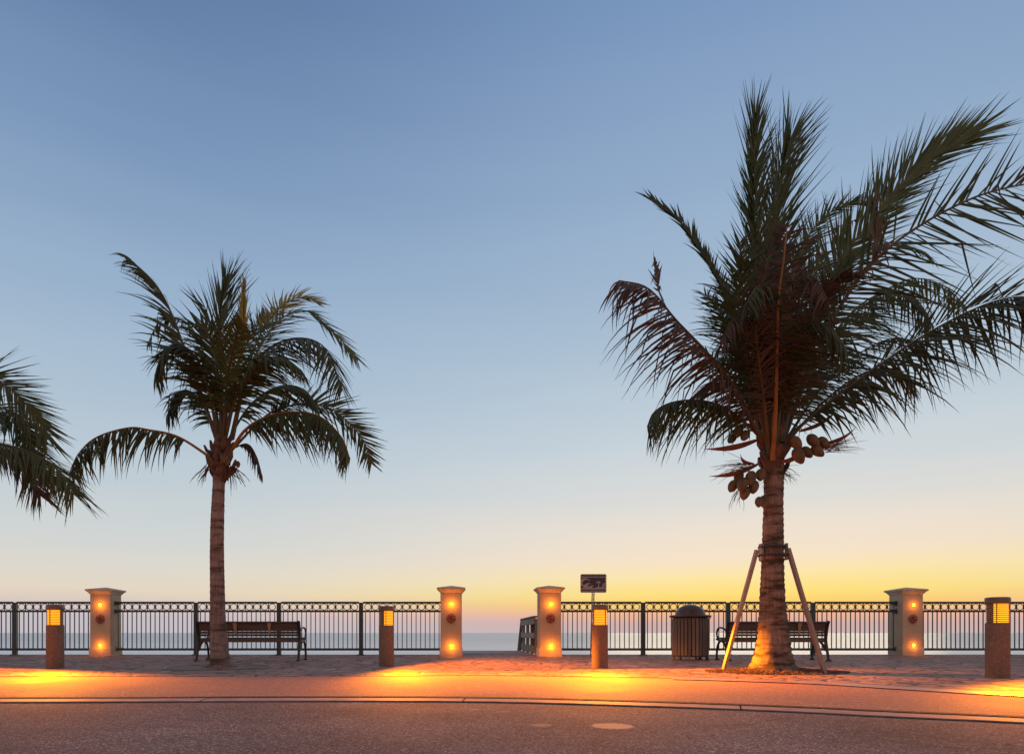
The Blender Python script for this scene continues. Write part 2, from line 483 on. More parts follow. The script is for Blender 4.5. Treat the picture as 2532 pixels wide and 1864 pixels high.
# ------------------------------------------------------------------ mesh helpers
class MB:
    def __init__(self):
        self.v, self.f, self.uv = [], [], None

    def add(self, vs, fs):
        o = len(self.v)
        self.v += [tuple(x) for x in vs]
        self.f += [tuple(i + o for i in f) for f in fs]
        return self

    def box(self, c, s, rz=0.0, rx=0.0, ry=0.0):
        m = Matrix.Translation(Vector(c)) @ Matrix.Rotation(rz, 4, 'Z') @ Matrix.Rotation(ry, 4, 'Y') @ Matrix.Rotation(rx, 4, 'X')
        x, y, z = s[0] / 2, s[1] / 2, s[2] / 2
        vs = [m @ Vector(p) for p in ((-x, -y, -z), (x, -y, -z), (x, y, -z), (-x, y, -z), (-x, -y, z), (x, -y, z), (x, y, z), (-x, y, z))]
        return self.add(vs, [(0, 3, 2, 1), (4, 5, 6, 7), (0, 1, 5, 4), (1, 2, 6, 5), (2, 3, 7, 6), (3, 0, 4, 7)])

    def bar(self, a, b, w, h, up=(0, 1, 0)):
        a, b = Vector(a), Vector(b)
        t = (b - a).normalized()
        s = t.cross(Vector(up)).normalized() * (w / 2)
        n = s.cross(t).normalized() * (h / 2)
        vs = [a - s - n, a + s - n, a + s + n, a - s + n, b - s - n, b + s - n, b + s + n, b - s + n]
        return self.add(vs, [(0, 1, 2, 3), (7, 6, 5, 4), (0, 4, 5, 1), (1, 5, 6, 2), (2, 6, 7, 3), (3, 7, 4, 0)])

    def tube(self, pts, rad, n=10, closed=False, sq=1.0):
        pts = [Vector(p) for p in pts]
        if not isinstance(rad, (list, tuple)):
            rad = [rad] * len(pts)
        rings, ref = [], None
        K = len(pts)
        for i, p in enumerate(pts):
            if closed:
                t = pts[(i + 1) % K] - pts[i - 1]
            else:
                t = pts[min(i + 1, K - 1)] - pts[max(i - 1, 0)]
            t.normalize()
            if ref is None:
                ref = Vector((0, 0, 1)) if abs(t.z) < 0.9 else Vector((0, -1, 0))
            s = t.cross(ref)
            if s.length < 1e-4:
                s = t.cross(Vector((1, 0, 0)))
            s.normalize()
            nn = s.cross(t)
            ref = nn.copy()
            rings.append([p + (s * cos(2 * pi * k / n) + nn * sin(2 * pi * k / n) * sq) * rad[i] for k in range(n)])
        vs = [q for r in rings for q in r]
        fs = []
        for i in range(K if closed else K - 1):
            j = (i + 1) % K
            for k in range(n):
                k2 = (k + 1) % n
                fs.append((i * n + k, j * n + k, j * n + k2, i * n + k2))
        if not closed:
            fs.append(tuple(range(n)))
            fs.append(tuple((K - 1) * n + k for k in reversed(range(n))))
        return self.add(vs, fs)

    def lathe(self, prof, n=32, a0=0.0, a1=2 * pi, c=(0, 0, 0), cap=True):
        full = abs(a1 - a0 - 2 * pi) < 1e-6
        m = n if full else n + 1
        vs, fs = [], []
        for (r, z) in prof:
            for k in range(m):
                a = a0 + (a1 - a0) * k / n
                vs.append((c[0] + r * cos(a), c[1] + r * sin(a), c[2] + z))
        for i in range(len(prof) - 1):
            for k in range(n):
                k2 = (k + 1) % m
                fs.append((i * m + k, i * m + k2, (i + 1) * m + k2, (i + 1) * m + k))
        if cap and full:
            if prof[0][0] > 1e-5:
                fs.append(tuple(reversed(range(m))))
            if prof[-1][0] > 1e-5:
                fs.append(tuple((len(prof) - 1) * m + k for k in range(m)))
        return self.add(vs, fs)

    def sqlathe(self, prof, c=(0, 0)):
        """square-plan profile: (half width, z)"""
        vs, fs = [], []
        for (r, z) in prof:
            vs += [(c[0] - r, c[1] - r, z), (c[0] + r, c[1] - r, z), (c[0] + r, c[1] + r, z), (c[0] - r, c[1] + r, z)]
        for i in range(len(prof) - 1):
            for k in range(4):
                k2 = (k + 1) % 4
                fs.append((i * 4 + k, i * 4 + k2, (i + 1) * 4 + k2, (i + 1) * 4 + k))
        fs.append((3, 2, 1, 0))
        o = (len(prof) - 1) * 4
        fs.append((o, o + 1, o + 2, o + 3))
        return self.add(vs, fs)

    def ball(self, c, r, n=12, m=8, sz=1.0, axis=None, point=0.0):
        q = Vector((0, 0, 1)).rotation_difference(Vector(axis).normalized()) if axis is not None else None
        vs, fs = [], []
        for i in range(m + 1):
            th = pi * i / m
            for k in range(n):
                a = 2 * pi * k / n
                rr = sin(th)
                z = cos(th) * sz * (1 + (point if cos(th) > 0 else 0) * abs(cos(th)) ** 3)
                p = Vector((rr * cos(a), rr * sin(a), z)) * r
                if q:
                    p = q @ p
                vs.append(p + Vector(c))
        for i in range(m):
            for k in range(n):
                k2 = (k + 1) % n
                fs.append((i * n + k, (i + 1) * n + k, (i + 1) * n + k2, i * n + k2))
        return self.add(vs, fs)

    def prism(self, pts, y0, y1):
        """outline in x,z extruded along y"""
        n = len(pts)
        vs = [(x, y0, z) for x, z in pts] + [(x, y1, z) for x, z in pts]
        fs = [tuple(range(n)), tuple(reversed(range(n, 2 * n)))]
        fs += [(k, k + n, (k + 1) % n + n, (k + 1) % n) for k in range(n)]
        return self.add(vs, fs)

    def mesh(self, name, mat, smooth=35, bevel=0.0):
        me = bpy.data.meshes.new(name)
        me.from_pydata(self.v, [], self.f)
        bm = bmesh.new()
        bm.from_mesh(me)
        if smooth is not None:
            bmesh.ops.remove_doubles(bm, verts=bm.verts, dist=1e-5)
            bmesh.ops.recalc_face_normals(bm, faces=bm.faces)
        if bevel:
            ed = [e for e in bm.edges if len(e.link_faces) == 2 and e.calc_face_angle() > R(30)]
            bmesh.ops.bevel(bm, geom=ed, offset=bevel, segments=2, affect='EDGES', clamp_overlap=True)
        bm.to_mesh(me)
        bm.free()
        if smooth:
            me.polygons.foreach_set('use_smooth', [True] * len(me.polygons))
            me.set_sharp_from_angle(angle=R(smooth))
        me.materials.append(mat)
        return me

    def build(self, name, mat, parent=None, smooth=35, bevel=0.0, loc=None):
        o = bpy.data.objects.new(name, self.mesh(name, mat, smooth, bevel))
        COL.objects.link(o)
        if parent:
            o.parent = parent
        if loc is not None:
            o.location = loc
        return o


def put(name, me, parent, loc=(0, 0, 0), rot=(0, 0, 0)):
    o = bpy.data.objects.new(name, me)
    COL.objects.link(o)
    o.parent = parent
    o.location = loc
    o.rotation_euler = rot
    return o


def tag(o, label, cat, group=None, kind=None):
    o['label'] = label
    o['category'] = cat
    if group:
        o['group'] = group
    if kind:
        o['kind'] = kind
    return o


def thing(name, loc, label, cat, group=None, rz=0.0):
    o = bpy.data.objects.new(name, None)
    o.empty_display_size = 0.2
    o.location = loc
    o.rotation_euler = (0, 0, rz)
    COL.objects.link(o)
    return tag(o, label, cat, group)


def struct(name, mb, mat, **kw):
    o = mb.build(name, mat, **kw)
    o['kind'] = 'structure'
    return o


def lamp(name, parent, loc, watts, radius=0.03, color=AMBER):
    d = bpy.data.lights.new(name, 'POINT')
    d.energy = watts
    d.color = color
    d.shadow_soft_size = radius
    o = bpy.data.objects.new(name, d)
    COL.objects.link(o)
    o.parent = parent
    o.location = loc
    return o


def shape_beam(d, flat_from, up):
    """reflector optics: throws most light outwards, so the pool on the ground is even; little goes up"""
    d.use_nodes = True
    t = d.node_tree
    n, l = t.nodes, t.links
    em = next(x for x in n if x.type == 'EMISSION')
    tc = n.new('ShaderNodeTexCoord')
    sp = n.new('ShaderNodeSeparateXYZ')
    l.new(tc.outputs['Normal'], sp.inputs[0])

    def mt(op, a, b):
        x = n.new('ShaderNodeMath')
        x.operation = op
        for i, q in enumerate((a, b)):
            if isinstance(q, (int, float)):
                x.inputs[i].default_value = q
            else:
                l.new(q, x.inputs[i])
        return x.outputs[0]
    down = mt('MULTIPLY', sp.outputs[2], -1.0)
    c = mt('MAXIMUM', down, flat_from)
    beam = mt('POWER', mt('DIVIDE', flat_from, c), 2.6)
    mr = n.new('ShaderNodeMapRange')
    mr.interpolation_type = 'SMOOTHSTEP'
    mr.inputs['From Min'].default_value = 0.02
    mr.inputs['From Max'].default_value = 0.25
    mr.inputs['To Min'].default_value = up
    mr.inputs['To Max'].default_value = 1.0
    l.new(down, mr.inputs['Value'])
    fw = n.new('ShaderNodeMapRange')                  # nothing is thrown back at the bollard itself
    fw.interpolation_type = 'SMOOTHSTEP'
    fw.inputs['From Min'].default_value = 0.0
    fw.inputs['From Max'].default_value = 0.40
    l.new(mt('MULTIPLY', sp.outputs[1], -1.0), fw.inputs['Value'])
    l.new(mt('MULTIPLY', fw.outputs['Result'], mt('MULTIPLY', beam, mr.outputs['Result'])), em.inputs['Strength'])


def crom(pts, n):
    """smooth curve through points, n samples, evenly spaced"""
    pts = [Vector(p) for p in pts]
    q = [pts[0] * 2 - pts[1]] + pts + [pts[-1] * 2 - pts[-2]]
    out = []
    for i in range(1, len(q) - 2):
        for k in range(16):
            t = k / 16
            a, b, c, d = q[i - 1], q[i], q[i + 1], q[i + 2]
            out.append(0.5 * ((2 * b) + (c - a) * t + (2 * a - 5 * b + 4 * c - d) * t * t + (3 * b - a - 3 * c + d) * t ** 3))
    out.append(pts[-1])
    L = [0.0]
    for i in range(1, len(out)):
        L.append(L[-1] + (out[i] - out[i - 1]).length)
    res, j = [], 0
    for k in range(n):
        s = L[-1] * k / (n - 1)
        while j < len(L) - 2 and L[j + 1] < s:
            j += 1
        f = (s - L[j]) / max(1e-9, L[j + 1] - L[j])
        res.append(out[j].lerp(out[j + 1], min(1, max(0, f))))
    return res


def xcurve(pts, n=60):
    return [(p.x, p.y) for p in crom([(x, y, 0) for x, y in pts], n)]


# ------------------------------------------------------------------ ground
KERB = [(-40, 6.2), (-12, 5.95), (-4.22, 6.0), (-1.6, 6.10), (0.22, 6.04), (1.61, 5.69), (2.62, 5.32), (3.25, 4.98), (4.0, 4.62), (7, 2.9), (13, -1.5), (30, -14)]
kerb_far = xcurve(KERB, 260)


def offset(line, d):
    out = []
    for i, (x, y) in enumerate(line):
        a, b = line[max(i - 1, 0)], line[min(i + 1, len(line) - 1)]
        t = Vector((b[0] - a[0], b[1] - a[1])).normalized()
        out.append((x + t.y * d, y - t.x * d))
    return out


def strip(a, b, z, za=None):
    mb = MB()
    n = len(a)
    mb.v = [(x, y, z) for x, y in a] + [(x, y, z) for x, y in b]
    mb.f = [(i, i + n, i + n + 1, i + 1) for i in range(n - 1)]
    return mb


def ribbon_solid(a, b, z0, z1):
    mb = MB()
    n = len(a)
    mb.v = [(x, y, z0) for x, y in a] + [(x, y, z1) for x, y in a] + [(x, y, z1) for x, y in b] + [(x, y, z0) for x, y in b]
    for i in range(n - 1):
        for r in range(3):
            mb.f.append((r * n + i, r * n + i + 1, (r + 1) * n + i + 1, (r + 1) * n + i))
    return mb


kerb_near = offset(kerb_far, 0.33)
lip_shade_line = offset(kerb_far, 0.075)
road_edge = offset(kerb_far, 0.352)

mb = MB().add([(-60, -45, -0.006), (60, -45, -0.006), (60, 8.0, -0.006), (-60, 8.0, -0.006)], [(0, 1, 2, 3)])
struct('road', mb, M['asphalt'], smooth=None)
# flush kerb band between a painted lip-shadow strip and a dark open joint
struct('kerb_joint_and_shade', strip(offset(kerb_far, -0.02), road_edge, -0.0025), M['gap'], smooth=None)
struct('kerb_joint_and_shade', strip(offset(kerb_far, -0.015), lip_shade_line, 0.0105), M['gap'], smooth=None)  # dark strip standing in for the shadow of the pavement lip
mb = MB()
krnd = random.Random(4)
i = 0
while i < len(lip_shade_line) - 1:                       # cast in lengths, with an open joint between them
    run, j = 0.0, i
    while j < len(lip_shade_line) - 1 and run < 2.3:
        run += math.dist(lip_shade_line[j], lip_shade_line[j + 1])
        j += 1
    a_, b_ = list(lip_shade_line[i:j + 1]), list(kerb_near[i:j + 1])
    a_[-1] = tuple(Vector(a_[-1]) + (Vector(a_[-2]) - Vector(a_[-1])).normalized() * 0.012)
    b_[-1] = tuple(Vector(b_[-1]) + (Vector(b_[-2]) - Vector(b_[-1])).normalized() * 0.012)
    w_ = ribbon_solid(a_, b_, -0.05, 0.004 + krnd.uniform(-0.002, 0.002))
    mb.add(w_.v, w_.f)
    i = j
struct('kerb', mb, M['kerb'], smooth=20)

BORDER = [(-40, 8.8), (-12, 8.8), (-4.5, 8.80), (-1.85, 8.85), (0.3, 8.95), (1.5, 8.78), (2.7, 8.45), (3.5, 8.1), (4.25, 7.6), (4.75, 6.9), (5.4, 6.1), (7.5, 4.0), (13.6, -0.4), (30.6, -12.9)]
border = xcurve(BORDER, 260)
struct('pavement', ribbon_solid(offset(border, -0.05), kerb_far, -0.05, 0.012), M['concrete'], smooth=20)
back = [(x, 17.45) for x, y in border]
back = [(-40 + 80 * i / 259.0, 17.45) for i in range(260)]
struct('promenade', ribbon_solid(back, offset(border, -0.03), -0.3, 0.018), M['stamped'], smooth=20)
# soldier course of bricks along the curved edge of the stamped paving
bs = [p for p in border if 2.5 < p[0] < 9]
ba, bb = offset(bs, -0.12), offset(bs, 0.27)
mb = strip(ba, bb, 0.0212)
o = mb.build('paver_border', M['border'], smooth=None)
o['kind'] = 'structure'
uvl = o.data.uv_layers.new(name='UVMap')
dist = [0.0]
for i in range(1, len(bs)):
    dist.append(dist[-1] + math.dist(bs[i], bs[i - 1]))
nb = len(bs)
for lp in o.data.loops:
    k = lp.vertex_index
    uvl.data[lp.index].uv = (dist[k % nb], 0.003 if k < nb else 0.397)

mb = MB()
mb.box((0, 17.72, -0.39), (90, 0.53, 0.80))
struct('seawall', mb, M['seawall'], bevel=0.02)
mb = MB()
ys = [(18.0, -0.75), (24, -1.1), (40, -1.9), (70, -2.7), (140, -4.0)]
for i, (y, z) in enumerate(ys):
    mb.v += [(-400, y, z), (400, y, z)]
for i in range(len(ys) - 1):
    mb.f.append((2 * i, 2 * i + 1, 2 * i + 3, 2 * i + 2))
struct('beach', mb, M['sand'])
mb = MB().add([(-30000, 30, -2.5), (30000, 30, -2.5), (30000, 40000, -2.5), (-30000, 40000, -2.5)], [(0, 1, 2, 3)])
struct('sea', mb, M['water'], smooth=None)

# landing that leads through the gap between the two middle pillars to the beach steps
out = [(-0.02, 17.46), (0.35, 17.46), (1.95, 17.46), (1.95, 20.9), (0.0, 20.9), (-0.35, 20.3), (0.05, 19.3), (0.55, 18.5)]
out = [(0.02, 17.99), (1.95, 17.99), (1.95, 21.0), (-0.5, 21.0), (-0.62, 20.2), (-0.1, 19.3), (0.02, 18.6)]
mb = MB()
n = len(out)
mb.v = [(x, y, 0.035) for x, y in out] + [(x, y, -0.9) for x, y in out]
mb.f = [tuple(range(n)), tuple(reversed(range(n, 2 * n)))] + [(k, k + n, (k + 1) % n + n, (k + 1) % n) for k in range(n)]
struct('landing', mb, M['seawall'], bevel=0.02)

# ------------------------------------------------------------------ pillars
PILLARS = [(248, 16.85, 'cream stucco pillar standing between the railing end and the palm on the far left'),
           (1115.5, 16.25, 'cream stucco pillar at the left side of the open gap to the beach'),
           (1361, 16.2, 'cream stucco pillar at the right side of the gap, wooden handrail behind it'),
           (2257, 16.85, 'cream stucco pillar beside the rightmost bollard, dimmer orange lights')]
PW = 0.265
pillar_pos = []
proto = {}


def medallion_mesh():
    mb = MB()
    rings, seg = 7, 48
    vs = []
    for i in range(rings + 1):
        t = i / rings
        for k in range(seg):
            a = 2 * pi * k / seg
            lob = 1 + 0.07 * abs(sin(4.5 * a))
            pt = 1 + 0.16 * max(0, -sin(a)) ** 6
            r = 0.112 * t * lob * pt
            h = 0.030 * math.sqrt(max(0, 1 - t * t * 0.92)) * (1 + 0.5 * cos(9 * a) * t * (1 - t) * 3) + 0.008 * sin(t * 15)
            vs.append((r * cos(a), -h, r * sin(a)))
    fs = []
    for i in range(rings):
        for k in range(seg):
            k2 = (k + 1) % seg
            fs.append((i * seg + k, i * seg + k2, (i + 1) * seg + k2, (i + 1) * seg + k))
    mb.add(vs, fs)
    return mb.mesh('medallion', M['terracotta'], 30)


def pillar(i):
    u, d, label = PILLARS[i]
    x = (u - PX) / FPX * d
    t = thing('gate_pillar', (x, d + PW, 0.018), label, 'pillar', 'cream pillars along the railing')
    pillar_pos.append((x, d + PW))
    if not proto:
        mb = MB().sqlathe([(PW + 0.022, -0.01), (PW + 0.022, 0.185), (PW + 0.012, 0.205), (PW, 0.212), (PW, 1.57)])
        proto['shaft'] = mb.mesh('shaft', M['stucco'], 30, 0.008)
        mb = MB().sqlathe([(PW + 0.004, 1.57), (PW + 0.018, 1.59), (PW + 0.035, 1.615), (PW + 0.058, 1.645), (PW + 0.088, 1.664), (PW + 0.093, 1.690), (PW + 0.078, 1.703), (0.02, 1.766)])
        proto['cap'] = mb.mesh('cap', M['cap_stone'], 30, 0.006)
        proto['med'] = medallion_mesh()
        mb = MB().lathe([(0.0, 0.0), (0.052, 0.0), (0.052, 0.010), (0.046, 0.015), (0.044, 0.012), (0.0, 0.012)], 24)
        proto['rim'] = mb.mesh('light_fitting', M['cap_stone'])
        mb = MB().lathe([(0.043, 0.013), (0.036, 0.028), (0.020, 0.037), (0.0, 0.040)], 20)
        proto['bulb'] = mb.mesh('bulb', M['bulb'])
    put('shaft', proto['shaft'], t)
    put('cap', proto['cap'], t)
    put('medallion', proto['med'], t, (0, -PW + 0.002, 0.945))
    for z in (1.30, 0.265):
        rim = put('light_fitting', proto['rim'], t, (0.01, -PW - 0.0005, z), (R(90), 0, 0))
        put('bulb', proto['bulb'], rim)
        k = 0.45 if i == 3 else (0.75 if i == 0 else 1.0)
        lamp('pillar_lamp', t, (0.01, -PW - 0.095, z - 0.01), 4.8 * k, 0.03)
    return t


for i in range(4):
    pillar(i)

# ------------------------------------------------------------------ railings
RY = 17.10
Z_TOP, Z_MID, Z_BOT = 1.369, 1.143, 0.150
bal_mesh = MB().box((0, 0, (Z_MID + Z_BOT) / 2), (0.020, 0.020, Z_MID - Z_BOT - 0.04)).mesh('baluster', M['rail_paint'])
ring_mesh = MB().tube([(0.082 * cos(2 * pi * k / 32), 0, 0.082 * sin(2 * pi * k / 32)) for k in range(32)], 0.0095, 6, closed=True).mesh('ring', M['rail_paint'])
tick_mesh = MB().box((0, 0, 0), (0.020, 0.018, 0.178)).mesh('spacer_bar', M['rail_paint'])
mb = MB().box((0, 0, 0.69), (0.105, 0.09, 1.36))
mb.box((0, 0, 0.006), (0.19, 0.17, 0.014))
mb.lathe([(0.012, 0.013), (0.012, 0.03), (0.0, 0.034)], 8, c=(0.07, -0.06, 0)).lathe([(0.012, 0.013), (0.012, 0.03), (0.0, 0.034)], 8, c=(-0.07, -0.06, 0))
post_mesh = mb.mesh('post', M['rail_paint'], 35, 0.004)


def railing(x0, x1, posts, label, brackets=()):
    t = thing('railing', (x0, RY, 0.02), label, 'railing', 'dark teal railings along the promenade edge')
    for p in posts:
        put('post', post_mesh, t, (p - x0, 0, 0))
    cuts = [x0] + list(posts) + [x1]
    for i in range(len(cuts) - 1):
        a = cuts[i] + (0.053 if i > 0 else 0.0)
        b = cuts[i + 1] - (0.053 if i < len(cuts) - 2 else 0.0)
        L = b - a
        mb = MB()
        for z, h, w in ((Z_TOP, 0.052, 0.06), (Z_MID, 0.050, 0.05), (Z_BOT, 0.062, 0.05)):
            mb.box((L / 2, 0, z), (L - 0.001, w, h))
        pn = mb.build('rail_panel', M['rail_paint'], t, bevel=0.004, loc=(a - x0, 0, 0))
        nb_ = max(1, round(L / 0.122))
        for k in range(nb_):
            put('baluster', bal_mesh, pn, (L * (k + 0.5) / nb_, 0, 0))
        nr = max(1, int((L - 0.04) / 0.19))
        pitch = (L - 0.04) / nr
        for k in range(nr):
            put('ring', ring_mesh, pn, (0.02 + pitch * (k + 0.5), 0, (Z_TOP + Z_MID) / 2), (0, 0, 0))
            if k:
                put('spacer_bar', tick_mesh, pn, (0.02 + pitch * k, 0, (Z_TOP + Z_MID) / 2))
    for bx, sgn in brackets:
        for z in (Z_TOP - 0.02, Z_MID, Z_BOT):
            mb = MB().box((0, 0, 0), (0.016, 0.12, 0.13)).box((sgn * 0.05, 0, 0), (0.09, 0.066, 0.075))
            mb.build('bracket', M['rail_paint'], t, bevel=0.004, loc=(bx - x0, 0, z))
    return t


def ux(u):
    return (u - PX) / FPX * RY


p1, p2, p3, p4 = [p[0] for p in pillar_pos]
railing(-24.0, p1 - PW - 0.002, [-20.3, -18.15, -16.0, -13.8, ux(37)], 'dark teal ringed railing left of the far left pillar, behind the leftmost bollard')
railing(p1 + PW + 0.010, p2 - PW - 0.002, [ux(485), ux(690), ux(893)], 'dark teal ringed railing behind the left bench, up to the gap', brackets=[(p1 + PW + 0.010, 1)])
railing(p3 + PW + 0.002, p4 - PW - 0.010, [ux(1590), ux(1800), ux(2010)], 'dark teal ringed railing behind the litter bin and the right bench', brackets=[(p4 - PW - 0.010, -1)])
railing(p4 + PW + 0.002, 24.0, [ux(2487), 16.35, 18.5, 20.6], 'dark teal ringed railing right of the rightmost pillar, ending at the picture edge')

# ------------------------------------------------------------------ bollards
BOLLARDS = [(136.5, 10.86, -24, 'brown bollard light left of the far left pillar, lamp window turned left', 3300),
            (955.5, 11.42, 78, 'brown bollard light standing alone left of the gap, lamp window turned right', 3300),
            (1483, 10.87, 14, 'brown bollard light in front of the sign post, facing the road', 3300),
            (2466.5, 8.58, 32, 'large looking bollard light nearest the camera, right of the rightmost pillar', 2200)]
BR = 0.132


def bollard(u, d, yaw, label, watts):
    x = (u - PX) / FPX * d
    t = thing('bollard_light', (x, d, 0.016), label, 'bollard', 'brown bollard lights along the promenade', R(yaw))
    if 'b_body' not in proto:
        proto['b_body'] = MB().lathe([(BR, -0.005), (BR, 0.700), (BR - 0.006, 0.716), (0, 0.716)], 40).mesh('body', M['aggregate'], 40)
        proto['b_cap'] = MB().lathe([(0, 0.962), (BR + 0.002, 0.962), (BR + 0.005, 0.968), (BR + 0.005, 1.035), (BR - 0.004, 1.046), (BR - 0.03, 1.050), (0, 1.054)], 40).mesh('cap', M['bronze'], 40)
        proto['b_lens'] = MB().lathe([(0.112, 0.716), (0.112, 0.962)], 32, R(176), R(364)).mesh('lens', M['lens'])
        proto['b_shield'] = MB().lathe([(0.114, 0.716), (0.114, 0.962), (0.095, 0.962), (0.095, 0.716), (0.114, 0.716)], 32, R(2), R(178)).mesh('shield', M['bronze'])
        proto['b_louvre'] = MB().lathe([(0.1145, 0.009), (BR - 0.001, 0.000), (BR - 0.001, -0.0022), (0.1145, 0.0068), (0.1145, 0.009)], 40).mesh('louvre', M['louvre'])
        proto['b_bar'] = MB().box((0, -0.126, 0.839), (0.010, 0.010, 0.246)).mesh('louvre_bar', M['bronze'])
    put('body', proto['b_body'], t)
    put('cap', proto['b_cap'], t)
    put('lens', proto['b_lens'], t)
    put('shield', proto['b_shield'], t)
    for k in range(9):
        put('louvre', proto['b_louvre'], t, (0, 0, 0.730 + 0.0268 * k))
    for a in (-75, 20):
        put('louvre_bar', proto['b_bar'], t, (0, 0, 0), (0, 0, R(a)))
    lo = lamp('bollard_lamp', t, (0, -BR - 0.02, 0.845), watts, 0.02)
    shape_beam(lo.data, 0.30, 0.010)
    return t


for b in BOLLARDS:
    bollard(*b)


# ------------------------------------------------------------------ benches (seen from behind, facing the sea)
def bench(x, y, label, w):
    t = thing('park_bench', (x, y, 0.018), label, 'bench', 'dark slatted benches facing the sea')
    hw = w / 2
    # slatted seat
    mb = MB()
    for k in range(6):
        yy = 0.16 + k * 0.082
        mb.box((0, yy, 0.435 + 0.012 * abs(k - 2.2)), (w - 0.04, 0.062, 0.028), rx=R(2 * (k - 1)))
    mb.box((0, 0.125, 0.425), (w - 0.04, 0.026, 0.075))
    mb.build('seat', M['bench_wood'], t, bevel=0.005)
    # back rest: slats leaning towards us, wide board at the top
    mb = MB()
    lean = R(14)
    for z, h in ((0.535, 0.046), (0.590, 0.046), (0.645, 0.05), (0.700, 0.056), (0.757, 0.056)):
        yy = 0.135 - (z - 0.45) * math.tan(lean)
        mb.box((0, yy, z), (w - 0.05, 0.026, h), rx=lean)
    mb.box((0, 0.03, 0.800), (w + 0.02, 0.062, 0.034), rx=R(-6))
    mb.build('backrest', M['bench_wood'], t, bevel=0.005)
    for fx in (-0.12, 0.21):
        mb = MB().prism([(-0.045, 0.785), (0.045, 0.785), (0.026, 0.70), (0.018, 0.56), (-0.012, 0.53), (-0.02, 0.60)], 0.0, 0.012)
        o = mb.build('back_strap', M['brace_tan'], t, loc=(fx * w, -0.042 + 0.035, 0))
        o.rotation_euler = (R(14), 0, 0)
        o.location.y = 0.215 - 0.03
        o.location.z = 0.02
    for sx in (-1, 1):
        X = sx * (hw - 0.02)
        # end frame : rear upright, curved front leg, seat rail, scrolled arm
        rear = crom([(X, 0.0, 0.0), (X, 0.045, 0.16), (X, 0.11, 0.38), (X, 0.105, 0.55), (X, 0.045, 0.76), (X, 0.005, 0.815)], 18)
        MB().tube(rear, [0.028 + 0.006 * (i > 4) for i in range(18)], 8).build('rear_leg', M['iron'], t)
        front = crom([(X, 0.64, 0.0), (X, 0.655, 0.12), (X, 0.60, 0.30), (X, 0.50, 0.395), (X, 0.35, 0.40), (X, 0.22, 0.33), (X, 0.13, 0.22)], 20)
        MB().tube(front, 0.024, 8).build('front_leg', M['iron'], t)
        MB().tube(crom([(X, 0.10, 0.42), (X, 0.30, 0.405), (X, 0.52, 0.42), (X, 0.66, 0.45)], 10), 0.024, 8).build('seat_rail', M['iron'], t)
        arm = crom([(X, 0.10, 0.58), (X, 0.22, 0.655), (X, 0.40, 0.69), (X, 0.56, 0.68), (X, 0.65, 0.60), (X, 0.63, 0.50), (X, 0.54, 0.45)], 22)
        MB().tube(arm, 0.020, 8).build('armrest', M['iron'], t)
        for yy in (0.0, 0.64):
            mb = MB().box((X, yy, 0.012), (0.075, 0.10, 0.03)).lathe([(0.014, 0.026), (0.012, 0.04), (0, 0.043)], 8, c=(X, yy - 0.035, 0))
            mb.build('foot', M['iron'], t, bevel=0.004)
    return t


bench(-4.405, 13.5, 'dark slatted bench behind the slim palm on the left', 2.14)
bench(6.575, 13.55, 'dark slatted bench behind the thick braced palm, beside the litter bin', 2.1)

# ------------------------------------------------------------------ litter bin
t = thing('litter_bin', (4.985, 14.25, 0.018), 'round brown slatted litter bin with a domed lid, left of the thick palm', 'litter bin')
BW = 0.37
nsl = 30
slat = MB().box((0, -BW, 0.50), (0.062, 0.022, 0.80)).mesh('slat', M['bin_wood'], 35, 0.004)
for k in range(nsl):
    put('slat', slat, t, (0, 0, 0), (0, 0, 2 * pi * k / nsl + 0.06))
MB().lathe([(0.0, 0.13), (BW - 0.03, 0.13), (BW - 0.03, 0.93), (0.0, 0.93)], 30).build('liner', M['dark'], t)
mb = MB()
for z in (0.16, 0.84):
    mb.lathe([(BW - 0.026, z - 0.02), (BW - 0.013, z - 0.02), (BW - 0.013, z + 0.02), (BW - 0.026, z + 0.02)], 36)
mb.build('band', M['bin_metal'], t)
MB().lathe([(BW - 0.05, 0.900), (BW + 0.045, 0.915), (BW + 0.065, 0.930), (BW + 0.065, 0.956), (BW + 0.045, 0.966), (BW - 0.06, 0.972)], 40, cap=False).build('rim', M['bin_metal'], t)
dome = [(BW - 0.055, 0.965)] + [((BW - 0.055) * cos(R(a)), 0.965 + 0.235 * sin(R(a))) for a in range(8, 91, 8)] + [(0.0, 1.2)]
dm = MB().lathe(dome, 40).build('lid', M['dome'], t)
mb = MB()
mb.lathe([(BW - 0.02, 0.072), (BW + 0.008, 0.078), (BW + 0.012, 0.095), (BW - 0.01, 0.108)], 36)
mb.build('base_ring', M['bin_metal'], t)
for a in (35, 145, 215, 325, 270):
    x, y = (BW - 0.015) * cos(R(a)), (BW - 0.015) * sin(R(a))
    MB().box((x, y, 0.036), (0.05, 0.05, 0.075), rz=R(a)).box((x, y, 0.008), (0.10, 0.075, 0.016), rz=R(a)).build('foot', M['bin_metal'], t, bevel=0.004)
MB().bar((-0.155, -BW - 0.012, 0.02), (-0.145, -BW - 0.018, 0.27), 0.03, 0.012).build('door_latch', M['steel'], t, bevel=0.002)
for a in (-120, -95, -60, -20):
    MB().lathe([(0.016, 0), (0.012, 0.012), (0, 0.016)], 8).build('bolt', M['steel'], t, loc=((BW + 0.04) * cos(R(a)), (BW + 0.04) * sin(R(a)), 0.893))

